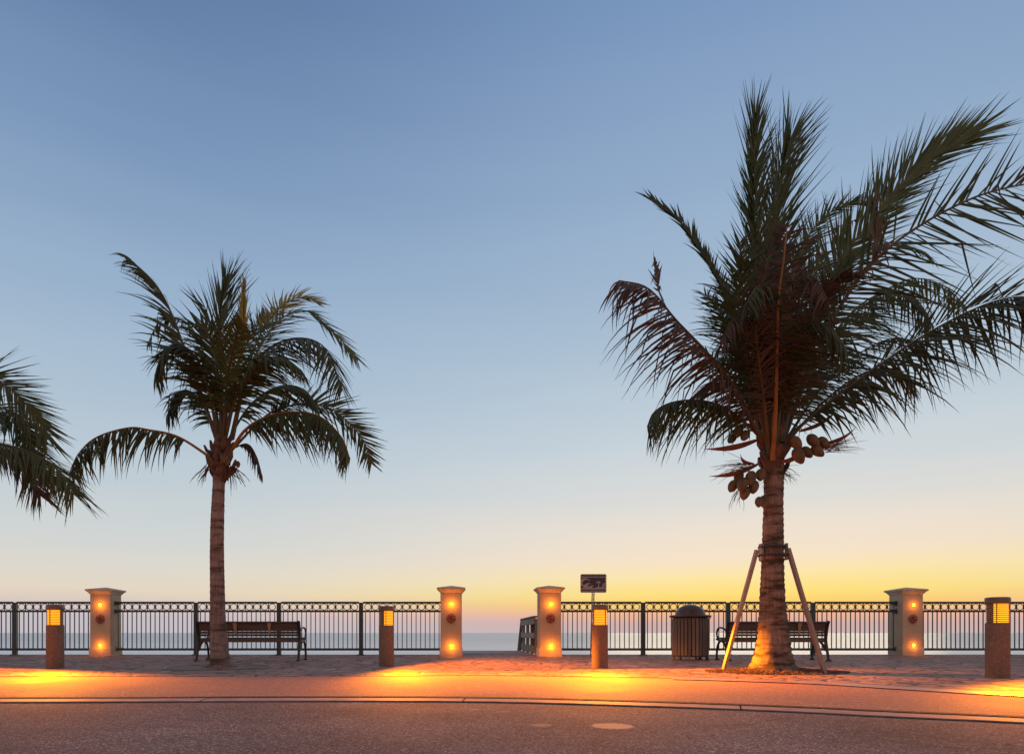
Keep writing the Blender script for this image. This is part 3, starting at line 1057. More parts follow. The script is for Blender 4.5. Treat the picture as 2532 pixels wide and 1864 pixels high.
# ------------------------------------------------------------------ sign
SX, SY = 3.235, 15.98
t = thing('warning_sign', (3.19, SY + 0.06, 0.018), 'rectangular coastal hazard sign with wave and palm symbols on a perforated post', 'sign')
mb = MB()
zt = 1.98
for sx in (-1, 1):
    mb.bar((sx * 0.024, 0, -0.01), (sx * 0.024 + 0.055, 0, zt), 0.016, 0.034)
for k in range(60):
    z = 0.03 + k * 0.0327
    mb.box((0.055 * z / zt, 0.002, z), (0.034, 0.012, 0.014))
mb.build('post', M['steel'], t)
BWd, BHt, ZC = 0.635, 0.455, 1.79
CX = SX - 3.19


def rrect(w, h, r, n=6):
    pts = []
    for cx, cz, a0 in ((w / 2 - r, h / 2 - r, 0), (-w / 2 + r, h / 2 - r, 90), (-w / 2 + r, -h / 2 + r, 180), (w / 2 - r, -h / 2 + r, 270)):
        for k in range(n + 1):
            a = R(a0 + 90 * k / n)
            pts.append((cx + r * cos(a), cz + r * sin(a)))
    return pts


board = MB().prism(rrect(BWd, BHt, 0.035), -0.030, -0.026).build('sign_board', M['sign_white'], t, loc=(CX, 0, ZC))


def flat(name, pts, mat, y):
    MB().prism(pts, y - 0.0015, y).build(name, mat, board)


def sc(x, y):
    """sign zoom pixel to board metres"""
    return ((x - 960) / 1410 * BWd, -(y - 810) / 985 * BHt)


def poly(pts):
    return [sc(*p) for p in pts]


YF = -0.0302
flat('sign_top_band', poly([(330, 330), (1610, 330), (1610, 455), (310, 455)]), M['sign_blue'], YF)
flat('sign_picture', poly([(290, 500), (1600, 500), (1585, 1080), (275, 1080)]), M['sign_blue'], YF)
flat('sign_bottom_band', poly([(300, 1120), (1590, 1120), (1590, 1225), (300, 1225)]), M['sign_blue'], YF)
YG = -0.0320
# breaking wave, smaller waves, shore
def arc(cx, cy, rx, ry, a0, a1, n=14):
    return [(cx + rx * cos(R(a0 + (a1 - a0) * k / n)), cy - ry * sin(R(a0 + (a1 - a0) * k / n))) for k in range(n + 1)]


wave = [(280, 1075), (285, 620), (360, 555), (480, 520), (600, 545), (720, 600), (830, 680), (740, 655), (620, 612), (500, 625), (420, 680), (365, 760),
        (355, 830), (390, 890), (450, 895), (520, 850), (580, 810), (680, 785), (760, 800), (815, 850), (740, 838), (680, 865), (655, 920), (675, 975),
        (730, 990), (790, 950), (850, 915), (930, 905), (990, 945), (920, 945), (880, 985), (890, 1030), (960, 1055), (1040, 1045), (1120, 1005), (1585, 1005), (1585, 1075)]
flat('sign_wave', poly(wave), M['sign_white'], YG)
flat('sign_swirl', poly(arc(350, 1000, 70, 58, 0, 360, 20)[:-1]), M['sign_blue'], YG - 0.0016)
palm = [(1212, 1005), (1218, 780), (1195, 770), (1150, 790), (1120, 850), (1115, 790), (1150, 755), (1075, 750), (1130, 715), (1195, 720), (1170, 670), (1225, 700), (1265, 640),
        (1258, 705), (1330, 705), (1360, 745), (1290, 750), (1330, 800), (1310, 820), (1265, 775), (1258, 790), (1272, 1005)]
flat('sign_palm', poly(palm), M['sign_white'], YG)
man = [(1400, 960), (1460, 905), (1500, 830), (1470, 860), (1440, 850), (1500, 800), (1550, 770), (1590, 850), (1560, 870), (1580, 950), (1540, 965), (1520, 920), (1470, 1005), (1440, 995)]
flat('sign_person', poly(man), M['sign_white'], YG)


def text_part(txt, size, cx, cy, mat, y, fitw):
    cu = bpy.data.curves.new('text', 'FONT')
    cu.body = txt
    cu.align_x = 'CENTER'
    cu.align_y = 'CENTER'
    cu.size = size
    cu.extrude = 0.0006
    tmp = bpy.data.objects.new('text', cu)
    COL.objects.link(tmp)
    dg = bpy.context.evaluated_depsgraph_get()
    me = bpy.data.meshes.new_from_object(tmp.evaluated_get(dg))
    bpy.data.objects.remove(tmp)
    xs = [v.co.x for v in me.vertices]
    k = fitw / (max(xs) - min(xs))
    for v in me.vertices:
        v.co.x *= k
    me.materials.clear()
    me.materials.append(mat)
    x, z = sc(cx, cy)
    put('lettering', me, board, (x, y, z), (R(90), 0, 0))


text_part('TSUNAMI HAZARD ZONE', 0.052, 960, 392, M['sign_white'], YG - 0.0005, 0.53)
text_part('IN CASE OF EARTHQUAKE, GO', 0.026, 945, 1150, M['sign_white'], YG - 0.0005, 0.50)
text_part('TO HIGH GROUND OR INLAND', 0.026, 945, 1197, M['sign_white'], YG - 0.0005, 0.50)
for zz in (0.19, -0.19):
    MB().lathe([(0.011, 0), (0.008, 0.006), (0, 0.007)], 10).build('bolt', M['steel'], board, loc=(0, -0.033, zz)).rotation_euler = (R(90), 0, 0)

# ------------------------------------------------------------------ wooden handrail to the beach steps
t = thing('wooden_handrail', (1.97, 17.3, 0.03), 'weathered wooden handrail running out behind the pillar right of the gap', 'handrail')
for y in (0.0, 1.15, 2.35, 3.6):
    MB().box((0.03, y, 0.46), (0.09, 0.09, 0.98)).build('post', M['deck_wood'], t, bevel=0.006)
MB().box((0.0, 1.8, 1.0), (0.16, 3.75, 0.04)).build('top_rail', M['deck_wood'], t, bevel=0.006)
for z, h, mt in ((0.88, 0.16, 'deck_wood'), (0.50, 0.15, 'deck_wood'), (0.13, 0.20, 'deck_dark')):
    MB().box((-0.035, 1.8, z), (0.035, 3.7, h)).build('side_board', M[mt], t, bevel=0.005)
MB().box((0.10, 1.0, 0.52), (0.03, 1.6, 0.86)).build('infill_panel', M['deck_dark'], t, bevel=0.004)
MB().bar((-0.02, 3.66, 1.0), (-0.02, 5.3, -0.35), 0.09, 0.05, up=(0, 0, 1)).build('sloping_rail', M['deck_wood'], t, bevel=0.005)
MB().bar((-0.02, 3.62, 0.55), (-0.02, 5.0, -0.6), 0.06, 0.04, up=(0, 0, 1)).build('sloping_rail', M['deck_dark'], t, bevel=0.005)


# ------------------------------------------------------------------ palms
def frond(parent, base, pts, face, L, droop, n, mat, ang=(62, 28), ang2=None, dih=0.15, width=0.034, start=0.22, rac=0.030, rmat='rachis', wind=(0.12, 0, 0), side=(1, 1), seed=0, curl=0.25, ragged=0.0, tipl=0.45):
    rnd = random.Random(seed)
    face = Vector(face).normalized()
    K = 40
    cv = [p - base for p in crom(pts, K)]
    rad = [rac * (1 - 0.86 * (i / (K - 1)) ** 0.75) + 0.0025 for i in range(K)]
    rm = MB().tube(cv, rad, 6, sq=0.8).build('frond', M[rmat], parent, 60)
    lf = MB()
    wind = Vector(wind)
    for k in range(n):
        for sg in (-1, 1):
            if side[0 if sg < 0 else 1] < rnd.random():
                continue
            s = start + (1 - start) * (k + 0.5 + rnd.uniform(-0.35, 0.35)) / n
            x = min(0.9999, max(0.0, s)) * (K - 1)
            i = int(x)
            p = cv[i].lerp(cv[min(i + 1, K - 1)], x - i)
            T = (cv[min(i + 2, K - 1)] - cv[max(i - 1, 0)]).normalized()
            Sd = face.cross(T)
            if Sd.length < 0.15:
                Sd = Vector((0, 0, 1)).cross(T)
            Sd.normalize()
            N = T.cross(Sd).normalized()
            q = (s - start) / (1 - start)
            ln = L * (0.5 + 0.5 * min(1, q * 4)) * (1 - (1 - tipl) * max(0, (q - 0.45) / 0.55) ** 1.5) * rnd.uniform(0.62, 1.12)
            if rnd.random() < ragged:
                ln *= rnd.uniform(0.3, 0.75)
            ag = ang2 if (sg > 0 and ang2) else ang
            a = R(ag[0] + (ag[1] - ag[0]) * q + rnd.uniform(-11, 11))
            b = dih + rnd.uniform(-0.28, 0.28)
            dv = (T * cos(a) + (Sd * sg * cos(b) + N * sin(b)) * sin(a)).normalized()
            bend = rnd.random() < ragged
            segs = 5
            g = Vector((0, 0, -1)) * droop * rnd.uniform(0.7, 1.3) + wind * rnd.uniform(0.5, 1.5)
            w0 = width * rnd.uniform(0.75, 1.15)
            pos = p.copy()
            row = []
            tw = rnd.uniform(-0.5, 0.5)
            for j in range(segs + 1):
                f = j / segs
                wv = T - dv * T.dot(dv)
                if wv.length < 0.05:
                    wv = N - dv * N.dot(dv)
                wv.normalize()
                wv = Matrix.Rotation(tw * (0.4 + f), 3, dv) @ wv
                wd = w0 * 0.5 * (0.55 + 0.45 * min(1, f * 5)) * (1 - f ** 1.5) + 0.0008
                row += [pos - wv * wd, pos + wv * wd]
                dv = (dv + g * (0.10 + curl * f)).normalized()
                if bend and j == 2:
                    dv = (dv * 0.4 + Vector((rnd.uniform(-0.3, 0.3), rnd.uniform(-0.3, 0.3), -1))).normalized()
                pos = pos + dv * ln / segs
            lf.add(row, [(2 * j, 2 * j + 1, 2 * j + 3, 2 * j + 2) for j in range(segs)])
    lf.build('leaflets', M[mat], rm, None)
    return rm


def trunk_mesh(pts, rads, ringstep, amp, seed, n=28):
    """tapered trunk with stepped leaf scars"""
    rnd = random.Random(seed)
    z0, z1 = pts[0].z, pts[-1].z
    K = int((z1 - z0) / (ringstep / 4))
    cv = crom(pts, K)
    mb = MB()
    vs, fs = [], []
    ph = 0.0
    phase = []
    nxt = ringstep
    for i in range(K):
        ph += 1 / max(2.0, (4 * rnd.uniform(0.75, 1.35)))
        phase.append(ph)
    for i, p in enumerate(cv):
        t = (p.z - z0) / (z1 - z0)
        # radius from table
        for j in range(len(rads) - 1):
            if rads[j][0] <= t <= rads[j + 1][0]:
                f = (t - rads[j][0]) / (rads[j + 1][0] - rads[j][0])
                r = rads[j][1] + (rads[j + 1][1] - rads[j][1]) * f
                break
        for k in range(n):
            a = 2 * pi * k / n
            w = (phase[i] + 0.22 * sin(a + i * 0.13) + 0.1 * sin(2 * a + i * 0.4)) % 1.0
            rr = r * (1 + amp * (w - 0.5) + 0.018 * sin(3 * a + i * 0.11) + rnd.uniform(-1, 1) * amp * 0.25)
            vs.append((p.x + rr * cos(a), p.y + rr * sin(a), p.z))
    for i in range(K - 1):
        for k in range(n):
            k2 = (k + 1) % n
            fs.append((i * n + k, i * n + k2, (i + 1) * n + k2, (i + 1) * n + k))
    fs.append(tuple(reversed(range(n))))
    fs.append(tuple((K - 1) * n + k for k in range(n)))
    return mb.add(vs, fs)


def boots(parent, c, r, h, n, seed, name='leaf_base'):
    """dead leaf bases and fibre wrapped round the top of the trunk, each its own part"""
    rnd = random.Random(seed)
    for k in range(n):
        a = 2 * pi * k / n * 2.4 + rnd.uniform(-0.3, 0.3)
        z = c.z + h * (k / n - 0.35)
        out_ = Vector((cos(a), sin(a), 0))
        tl = rnd.uniform(0.16, 0.30)
        p0 = Vector((c.x, c.y, z)) + out_ * r * 0.75
        tip = p0 + out_ * rnd.uniform(0.02, 0.16) + Vector((0, 0, tl))
        mid = p0.lerp(tip, 0.5) + out_ * 0.02
        sd = Vector((-out_.y, out_.x, 0))
        w = rnd.uniform(0.07, 0.11)
        mb = MB()
        rows = []
        for p, ww, th in ((p0, w, 0.02), (mid, w * 0.75, 0.028), (tip, w * 0.28, 0.012)):
            rows += [p - sd * ww - out_ * th, p + out_ * th, p + sd * ww - out_ * th, p - out_ * (th + 0.01)]
        fs = []
        for j in range(2):
            for q in range(4):
                q2 = (q + 1) % 4
                fs.append((j * 4 + q, j * 4 + q2, j * 4 + 4 + q2, j * 4 + 4 + q))
        fs += [(3, 2, 1, 0), (8, 9, 10, 11)]
        mb.add(rows, fs)
        mb.build(name, M['fibre'], parent, 40)


def strands(parent, c, n, ln, dirv, spread, seed, name='fibre_strands', mat='fibre', th=0.0035, droop=0.3):
    rnd = random.Random(seed)
    mb = MB()
    for k in range(n):
        d = (Vector(dirv) + Vector((rnd.uniform(-1, 1), rnd.uniform(-1, 1), rnd.uniform(-1, 1))) * spread).normalized()
        p = Vector(c) + Vector((rnd.uniform(-1, 1), rnd.uniform(-1, 1), rnd.uniform(-1, 1))) * 0.06
        l = ln * rnd.uniform(0.5, 1.2)
        pts = []
        for j in range(5):
            pts.append(p.copy())
            p = p + d * l / 4
            d = (d + Vector((rnd.uniform(-0.2, 0.2), rnd.uniform(-0.2, 0.2), -droop * rnd.random()))).normalized()
        mb.tube(pts, [th, th, th * 0.8, th * 0.6, th * 0.3], 4)
    mb.build(name, M[mat], parent, 60)


def spathe(parent, a, b, w, seed=0):
    """boat shaped dry flower sheath"""
    a, b = Vector(a), Vector(b)
    t = (b - a).normalized()
    up = Vector((0, 0, 1))
    s = t.cross(up).normalized()
    n = s.cross(t).normalized()
    mb = MB()
    rows = []
    K = 9
    for i in range(K):
        f = i / (K - 1)
        ww = w * (sin(pi * min(1, f * 0.9 + 0.12)) ** 0.7) * (1 - f ** 5) + 0.003
        p = a.lerp(b, f) - n * 0.06 * sin(pi * f)
        rows += [p - s * ww + n * ww * 0.6, p - n * ww * 0.35, p + s * ww + n * ww * 0.6, p - n * ww * 0.1]
    fs = []
    for j in range(K - 1):
        for q in range(4):
            q2 = (q + 1) % 4
            fs.append((j * 4 + q, j * 4 + q2, j * 4 + 4 + q2, j * 4 + 4 + q))
    fs += [(3, 2, 1, 0), tuple((K - 1) * 4 + q for q in range(4))]
    mb.add(rows, fs)
    mb.build('spathe', M['spathe'], parent, 50)


def palm_fronds(root, base, D, table):
    for i, f in enumerate(table):
        pts = [P(u, v, D + dy) for u, v, dy in f['p']]
        kw = {k: v for k, v in f.items() if k != 'p'}
        kw.setdefault('seed', i * 17 + 3)
        frond(root, base, pts, kw.pop('face', (0, 0, 1)), kw.pop('L', 0.8), kw.pop('droop', 0.6), kw.pop('n', 62), kw.pop('mat', 'leaf'), **kw)


# --- thick braced palm on the right
D2 = 9.75
B2 = Vector(((1911 - PX) / FPX * D2, D2, 0.02))
palm_b = thing('palm_tree', B2, 'tall thick coconut palm held by wooden braces, coconuts under its crown', 'palm tree')
top = P(1911, 1120, D2) - B2
trunk_mesh([Vector((0, 0, -0.03)), Vector((0, 0, 0.6)), Vector((-0.005, 0, 1.6)), Vector((0.012, 0, 2.6)), Vector((0.005, 0, top.z + 0.05))],
           [(0, 0.47), (0.018, 0.39), (0.04, 0.315), (0.08, 0.268), (0.16, 0.225), (0.30, 0.180), (0.45, 0.158), (0.78, 0.134), (0.9, 0.140), (1.0, 0.15)], 0.085, 0.075, 3).build('trunk', M['trunk_brown'], palm_b, 50)
mb = MB().lathe([(0.125, top.z - 0.42), (0.14, top.z - 0.30), (0.15, top.z - 0.15), (0.15, top.z), (0.12, top.z + 0.2), (0.05, top.z + 0.45)], 20)
mb.build('crownshaft', M['fibre'], palm_b, 60)
boots(palm_b, top + Vector((0, 0, -0.12)), 0.19, 0.6, 22, 5)
strands(palm_b, top + Vector((0.13, -0.05, -0.30)), 26, 0.22, (0.6, -0.3, -0.4), 0.6, 4)
strands(palm_b, top + Vector((-0.12, -0.05, -0.35)), 16, 0.25, (-0.6, -0.3, -0.5), 0.6, 5)
FR2 = [
    dict(p=[(1908, 1125, 0), (1897, 900, .1), (1885, 700, .2), (1872, 520, .35), (1866, 400, .5), (1868, 290, .7)], face=(0, -1, 0.1), L=1.1, droop=.02, ang=(42, 8), ang2=(38, 8), tipl=.8, mat='leaf', n=125, dih=.4, wind=(.06, 0, 0), curl=.12, ragged=.05),
    dict(p=[(1908, 1125, 0), (1890, 900, .2), (1876, 700, .3), (1860, 540, .35), (1856, 430, .5), (1864, 320, .7)], face=(-.6, -.7, 0.1), L=0.62, droop=.1, ang=(30, 8), mat='leaf_green', n=90, dih=.8),
    dict(p=[(1915, 1125, 0), (1920, 900, .2), (1912, 700, .4), (1915, 570, .5), (1930, 450, .6), (1952, 345, .8)], face=(0, -1, 0.1), L=1.3, droop=.0, ang=(36, 14), ang2=(30, 8), tipl=.85, mat='leaf_green', n=130, dih=.3, wind=(.14, 0, 0), curl=.12),
    dict(p=[(1900, 1120, 0), (1850, 900, .3), (1785, 710, .4), (1727, 612, .5), (1684, 552, .5), (1640, 515, .5), (1612, 494, .5)], face=(.3, -.8, .4), L=0.40, droop=.25, mat='leaf', n=120, ang=(34, 20), ang2=(24, 14), tipl=.8, width=.04, start=.3),
    dict(p=[(1880, 1060, .1), (1830, 880, .3), (1795, 800, .35), (1765, 740, .4)], face=(0, -.6, .8), L=0.5, droop=.5, mat='leaf', n=44, ang=(60, 40), start=.3, dih=-.3),
    dict(p=[(1900, 1115, 0), (1861, 1047, -.3), (1809, 947, -.6), (1747, 871, -.8), (1670, 790, -.9), (1627, 736, -1.), (1589, 706, -1.), (1530, 694, -1.)], L=1.2, droop=.9, mat='leaf_brown', n=84, rac=.045, ragged=.25, dih=-.85, ang=(72, 55), tipl=.5, width=.036),
    dict(p=[(1640, 745, -1.), (1628, 715, -1.), (1622, 680, -1.), (1620, 640, -1.)], face=(0, -1, 0), L=0.3, droop=.2, mat='leaf_brown', n=10, ang=(30, 8), rac=.012, ragged=.5, width=.03),
    dict(p=[(1895, 1110, 0), (1866, 1067, -.2), (1794, 1009, -.4), (1727, 990, -.5), (1661, 995, -.6), (1617, 1019, -.6), (1600, 1055, -.6)], L=0.95, droop=.7, mat='leaf', n=72, ragged=.1, dih=-.7, ang=(70, 50)),
    dict(p=[(1925, 1115, 0), (1945, 1085, 0), (2009, 1028, -.1), (2081, 971, -.2), (2153, 918, -.3), (2248, 852, -.4), (2320, 809, -.4), (2400, 768, -.4), (2470, 742, -.4), (2540, 735, -.4), (2600, 765, -.4)], L=1.28, droop=.8, mat='leaf', n=100, rac=.036, dih=-.8, ang=(72, 52), ragged=.08, start=.15, tipl=.75, width=.040),
    dict(p=[(1930, 1115, 0), (1990, 850, .5), (2081, 640, .9), (2152, 554, 1.), (2196, 492, 1.1), (2272, 416, 1.2), (2344, 363, 1.2), (2405, 333, 1.2)], face=(0, -1, .1), L=1.2, droop=.0, ang=(32, 14), ang2=(42, 16), tipl=.85, mat='leaf_green', n=150, width=.042, start=.36, dih=.1, curl=.1),
    dict(p=[(1925, 1110, 0), (1990, 900, -.3), (2071, 769, -.5), (2129, 683, -.6), (2205, 607, -.7), (2296, 545, -.7), (2368, 507, -.8), (2439, 478, -.8), (2540, 455, -.8), (2640, 450, -.8)], face=(0, -1, .3), L=1.4, droop=.08, ang=(78, 60), ang2=(44, 30), mat='leaf', n=66, rac=.036, start=.25, wind=(.06, 0, 0), ragged=.10, curl=.08, side=(1, .75), tipl=.8, width=.038),
    dict(p=[(1930, 1110, 0), (2000, 930, .6), (2060, 840, .9), (2150, 745, 1.2), (2250, 690, 1.3), (2330, 705, 1.3), (2390, 760, 1.3)], face=(0, -.3, 1), L=1.1, droop=.7, mat='leaf_green', n=84, dih=-.5, ang=(66, 45)),
    dict(p=[(1930, 1110, 0), (2030, 960, .9), (2130, 870, 1.4), (2220, 835, 1.6), (2290, 865, 1.6)], face=(0, -.3, 1), L=.85, droop=.7, mat='leaf', n=70, dih=-.4),
    dict(p=[(1911, 1138, -.15), (1918, 1000, -.5), (1922, 850, -.9), (1925, 740, -1.2), (1938, 640, -1.4), (1946, 560, -1.5)], face=(0, 1, .1), L=.85, droop=.85, ang=(80, 50), mat='leaf_brown', n=70, rac=.036, rmat='rachis_orange', dih=.25, start=.3, ragged=.38, width=.032, side=(.85, .85)),
    dict(p=[(1905, 1130, -.1), (1870, 980, -.4), (1840, 850, -.7), (1825, 730, -.9), (1840, 650, -1.1)], face=(0, .8, .5), L=.8, droop=.6, mat='leaf', n=64, ragged=.15, width=.036),
    dict(p=[(1905, 1130, -.1), (1885, 960, -.6), (1870, 820, -1.), (1878, 720, -1.2), (1905, 660, -1.3)], face=(0, .6, .7), L=.7, droop=.9, mat='leaf_brown', n=50, ragged=.4, width=.03, side=(.8, .8)),
    dict(p=[(1920, 1130, 0), (1960, 980, -.2), (1995, 850, -.4), (2020, 760, -.6), (2060, 700, -.9), (2100, 680, -1.1)], face=(0, .6, .7), L=.75, droop=.7, mat='leaf_brown', n=60, ragged=.25, width=.034),
    dict(p=[(1925, 1120, .1), (1945, 900, -.1), (1955, 720, -.3), (1990, 610, -.4), (2055, 570, -.5), (2120, 542, -.5)], face=(0, -.4, 1), L=.42, droop=.6, mat='leaf_brown', n=36, ragged=.4),
    dict(p=[(2080, 760, -.6), (2110, 700, -.7), (2160, 640, -.8), (2167, 560, -.8), (2165, 500, -.8)], face=(0, -1, .2), L=.5, droop=.6, mat='leaf_brown', n=26, ragged=.5, rac=.018, ang=(20, 10)),
    dict(p=[(1918, 1120, .2), (1940, 800, .7), (1975, 640, 1.), (2020, 555, 1.2), (2080, 512, 1.2), (2135, 505, 1.2)], face=(0, -.9, .4), L=.72, droop=.0, ang=(50, 22), ang2=(58, 28), mat='leaf_green', n=100, curl=.1),
    dict(p=[(1905, 1120, .2), (1860, 950, .8), (1810, 830, 1.2), (1775, 765, 1.5), (1745, 730, 1.7)], face=(0, -.5, .8), L=.8, droop=.4, mat='leaf', n=66),
    dict(p=[(1905, 1120, .2), (1840, 980, .5), (1785, 905, .8), (1735, 868, 1.1), (1695, 865, 1.2)], face=(0, -.4, .9), L=.75, droop=.6, mat='leaf', n=66),
    dict(p=[(1912, 1120, .2), (1915, 900, .9), (1900, 760, 1.5), (1880, 650, 2.)], face=(0, -.8, .5), L=.95, droop=.3, mat='leaf', n=64),
    dict(p=[(1915, 1120, .2), (1970, 920, .8), (2020, 800, 1.4), (2080, 740, 1.8)], face=(0, -.6, .7), L=.95, droop=.5, mat='leaf_green', n=70),
    dict(p=[(1905, 1125, 0), (1880, 960, -.2), (1855, 820, -.3), (1835, 700, -.4), (1830, 600, -.4)], face=(0, -1, .2), L=.78, droop=.15, ang=(65, 35), mat='leaf', n=64, ragged=.06),
    dict(p=[(1915, 1125, 0), (1945, 960, .1), (1970, 830, .2), (1990, 720, .3), (2030, 630, .4)], face=(0, -1, .3), L=.9, droop=.3, ang=(60, 30), mat='leaf', n=66),
    dict(p=[(1912, 1128, 0), (1900, 980, -.1), (1890, 860, -.1), (1888, 740, 0), (1895, 640, .1)], face=(0, -1, .4), L=.85, droop=.7, ang=(72, 40), mat='leaf', n=66, ragged=.1),
    dict(p=[(1918, 1128, .1), (1960, 1010, .4), (2010, 930, .7), (2070, 890, 1.0), (2120, 890, 1.2)], face=(0, -.4, .9), L=.8, droop=.7, mat='leaf_green', n=60, dih=-.4),
    dict(p=[(1911, 1125, -.1), (1895, 910, -.5), (1860, 800, -.9), (1818, 785, -1.1), (1778, 850, -1.2)], L=.8, droop=.9, mat='leaf_brown', n=64, dih=-.6, ragged=.3, width=.03, ang=(72, 45)),
    dict(p=[(1915, 1125, -.1), (1945, 910, -.5), (1990, 810, -.8), (2050, 805, -1.), (2095, 870, -1.1)], L=.8, droop=.9, mat='leaf', n=64, dih=-.6, ragged=.15, ang=(72, 45)),
    dict(p=[(1911, 1125, -.1), (1913, 860, -.7), (1902, 745, -1.1), (1878, 705, -1.4), (1848, 745, -1.6)], L=.7, droop=1.0, mat='leaf', n=60, dih=-.6, ragged=.2, ang=(72, 45)),
    dict(p=[(1913, 1125, -.1), (1932, 840, -.6), (1970, 705, -1.), (2012, 685, -1.2), (2045, 740, -1.4)], L=.75, droop=1.0, mat='leaf_brown', n=60, dih=-.6, ragged=.3, width=.03, ang=(72, 45)),
    dict(p=[(1930, 1112, .1), (2000, 930, .3), (2090, 790, .5), (2180, 725, .6), (2260, 735, .6), (2310, 810, .6)], face=(0, -.4, 1), L=1.0, droop=.7, mat='leaf', n=80, dih=-.6, ang=(70, 48)),
    dict(p=[(1930, 1112, .1), (2030, 1000, .5), (2120, 930, .7), (2200, 910, .8), (2260, 950, .8)], face=(0, -.4, 1), L=.8, droop=.8, mat='leaf_brown', n=60, dih=-.6, ragged=.25),
    dict(p=[(1945, 1085, .05), (2009, 1026, 0), (2153, 914, -.2), (2248, 846, -.3), (2400, 760, -.35), (2540, 728, -.35), (2600, 750, -.35)], face=(0, -1, .1), L=1.15, droop=.05, mat='leaf', n=44, dih=0, ang=(34, 24), ang2=(30, 20), side=(0, .8), start=.35, ragged=.1, tipl=.9, width=.03, rac=.008, rmat='leaf'),
    dict(p=[(1928, 1112, .1), (1975, 900, .4), (2040, 740, .6), (2120, 640, .7), (2200, 600, .7), (2280, 620, .7)], face=(0, -.6, .8), L=.95, droop=.5, mat='leaf', n=80, dih=-.2),
    dict(p=[(1905, 1128, .1), (1870, 1030, .4), (1830, 970, .7), (1780, 945, 1.0), (1740, 965, 1.1)], face=(0, -.3, .9), L=.7, droop=.8, mat='leaf', n=56, dih=-.5),
]
palm_fronds(palm_b, B2, D2, FR2)


def nut(root, base, D, u, v, dy, r, ax, pt=0.28):
    p = P(u, v, D + dy) - base
    MB().ball(p, r * 0.80, 14, 10, 1.38, ax, pt).build('coconut', M['coconut'], root, 60)


def q6(x, y):
    return 1460 + x / 2.0933, 780 + y / 2.0933


rn = random.Random(11)
for (x, y, dy, r) in [(768, 832, -.1, .086), (830, 838, -.3, .098), (880, 822, -.25, .085), (738, 880, -.15, .088), (788, 872, -.32, .098), (845, 884, -.25, .092), (800, 915, -.25, .092),
                      (872, 962, -.15, .072), (898, 960, -.12, .085), (1060, 655, -.25, .098), (1075, 722, -.28, .106), (1150, 645, -.15, .096), (1204, 655, -.1, .085), (1172, 700, -.15, .09), (1118, 705, -.12, .085),
                      (765, 598, -.2, .085), (800, 620, -.25, .08), (733, 636, -.15, .075)]:
    u, v = q6(x, y)
    cx = P(u, v, D2) - P(1911, 1120, D2)
    nut(palm_b, B2, D2, u, v, dy, r, (cx.x * 0.8, -0.3, -0.8 + rn.uniform(-.2, .3)))
for (a, b, w, d0, d1) in [((860, 648), (585, 690), .075, -.1, -.35), ((865, 772), (612, 832), .07, -.1, -.3), ((1085, 600), (1285, 485), .06, .1, .2), ((1200, 668), (1378, 575), .05, -.1, -.15), ((845, 770), (775, 716), .05, 0, .1),
                          ((985, 760), (1085, 700), .06, -.15, -.25), ((905, 580), (880, 440), .09, .05, .1)]:
    spathe(palm_b, P(*q6(*a), D2 + d0) - B2, P(*q6(*b), D2 + d1) - B2, w)
strands(palm_b, P(*q6(1205, 688), D2 - .1) - B2, 40, 0.46, (1, 0, .25), .28, 9, 'flower_stalk', 'spathe', .004, .12)
strands(palm_b, P(*q6(815, 790), D2 - .1) - B2, 24, 0.5, (-1, 0, .1), .4, 10, 'flower_stalk', 'spathe', .004, .25)
strands(palm_b, P(*q6(775, 905), D2 - .2) - B2, 14, 0.25, (-.5, 0, -1), .35, 12, 'flower_stalk', 'spathe', .004, .2)

# wooden braces strapped to it
t = thing('tree_brace', (B2.x, B2.y, 0.02), 'pair of slanting timber braces strapped round the thick palm trunk', 'tree brace')
for foot, tip in (((4.015, 10.02, 0.0), (4.425, 9.80, 1.84)), ((5.155, 9.28, 0.0), (4.822, 9.66, 1.84))):
    a, b = Vector(foot) - Vector((B2.x, B2.y, 0)), Vector(tip) - Vector((B2.x, B2.y, 0.02))
    MB().bar(a - (b - a).normalized() * 0.02, b, 0.046, 0.078, up=(0, 1, 0)).build('brace_leg', M['lumber'], t, bevel=0.004)
for a in (-175, -20, 62, 120, -100, -62):
    if a in (-100, -62):
        continue
    rr = 0.158 + 0.022
    MB().box((rr * cos(R(a)), rr * sin(R(a)), 1.78), (0.042, 0.085, 0.245), rz=R(a)).build('batten', M['lumber'], t, bevel=0.004)
for z in (1.73, 1.855):
    MB().lathe([(0.180, z - 0.014), (0.206, z - 0.014), (0.206, z + 0.014), (0.180, z + 0.014), (0.180, z - 0.014)], 28).build('strap', M['strap'], t)

# --- slim palm on the left
D1 = 10.95
B1 = Vector(((545 - PX) / FPX * D1, D1, 0.02))
palm_a = thing('palm_tree', B1, 'slim grey coconut palm in a round grate in front of the left bench', 'palm tree')
tp = [P(544, 1655, D1), P(542, 1590, D1), P(538.5, 1500, D1), P(536.5, 1380, D1), P(539, 1240, D1), P(545, 1125, D1)]
tp = [p - B1 for p in tp]
tp[0].z = -0.03
top1 = tp[-1]
trunk_mesh(tp, [(0, 0.195), (0.03, 0.172), (0.08, 0.15), (0.18, 0.128), (0.35, 0.118), (0.7, 0.108), (0.86, 0.098), (1.0, 0.115)], 0.10, 0.045, 8).build('trunk', M['trunk_grey'], palm_a, 50)
MB().lathe([(0.09, top1.z - 0.45), (0.12, top1.z - 0.30), (0.145, top1.z - 0.12), (0.14, top1.z + 0.05), (0.09, top1.z + 0.28), (0.03, top1.z + 0.5)], 18, c=(top1.x, 0, 0)).build('crownshaft', M['fibre'], palm_a, 60)
boots(palm_a, top1 + Vector((0, 0, -0.18)), 0.185, 0.5, 22, 15)
boots(palm_a, top1 + Vector((0, 0, -0.36)), 0.15, 0.16, 9, 16)
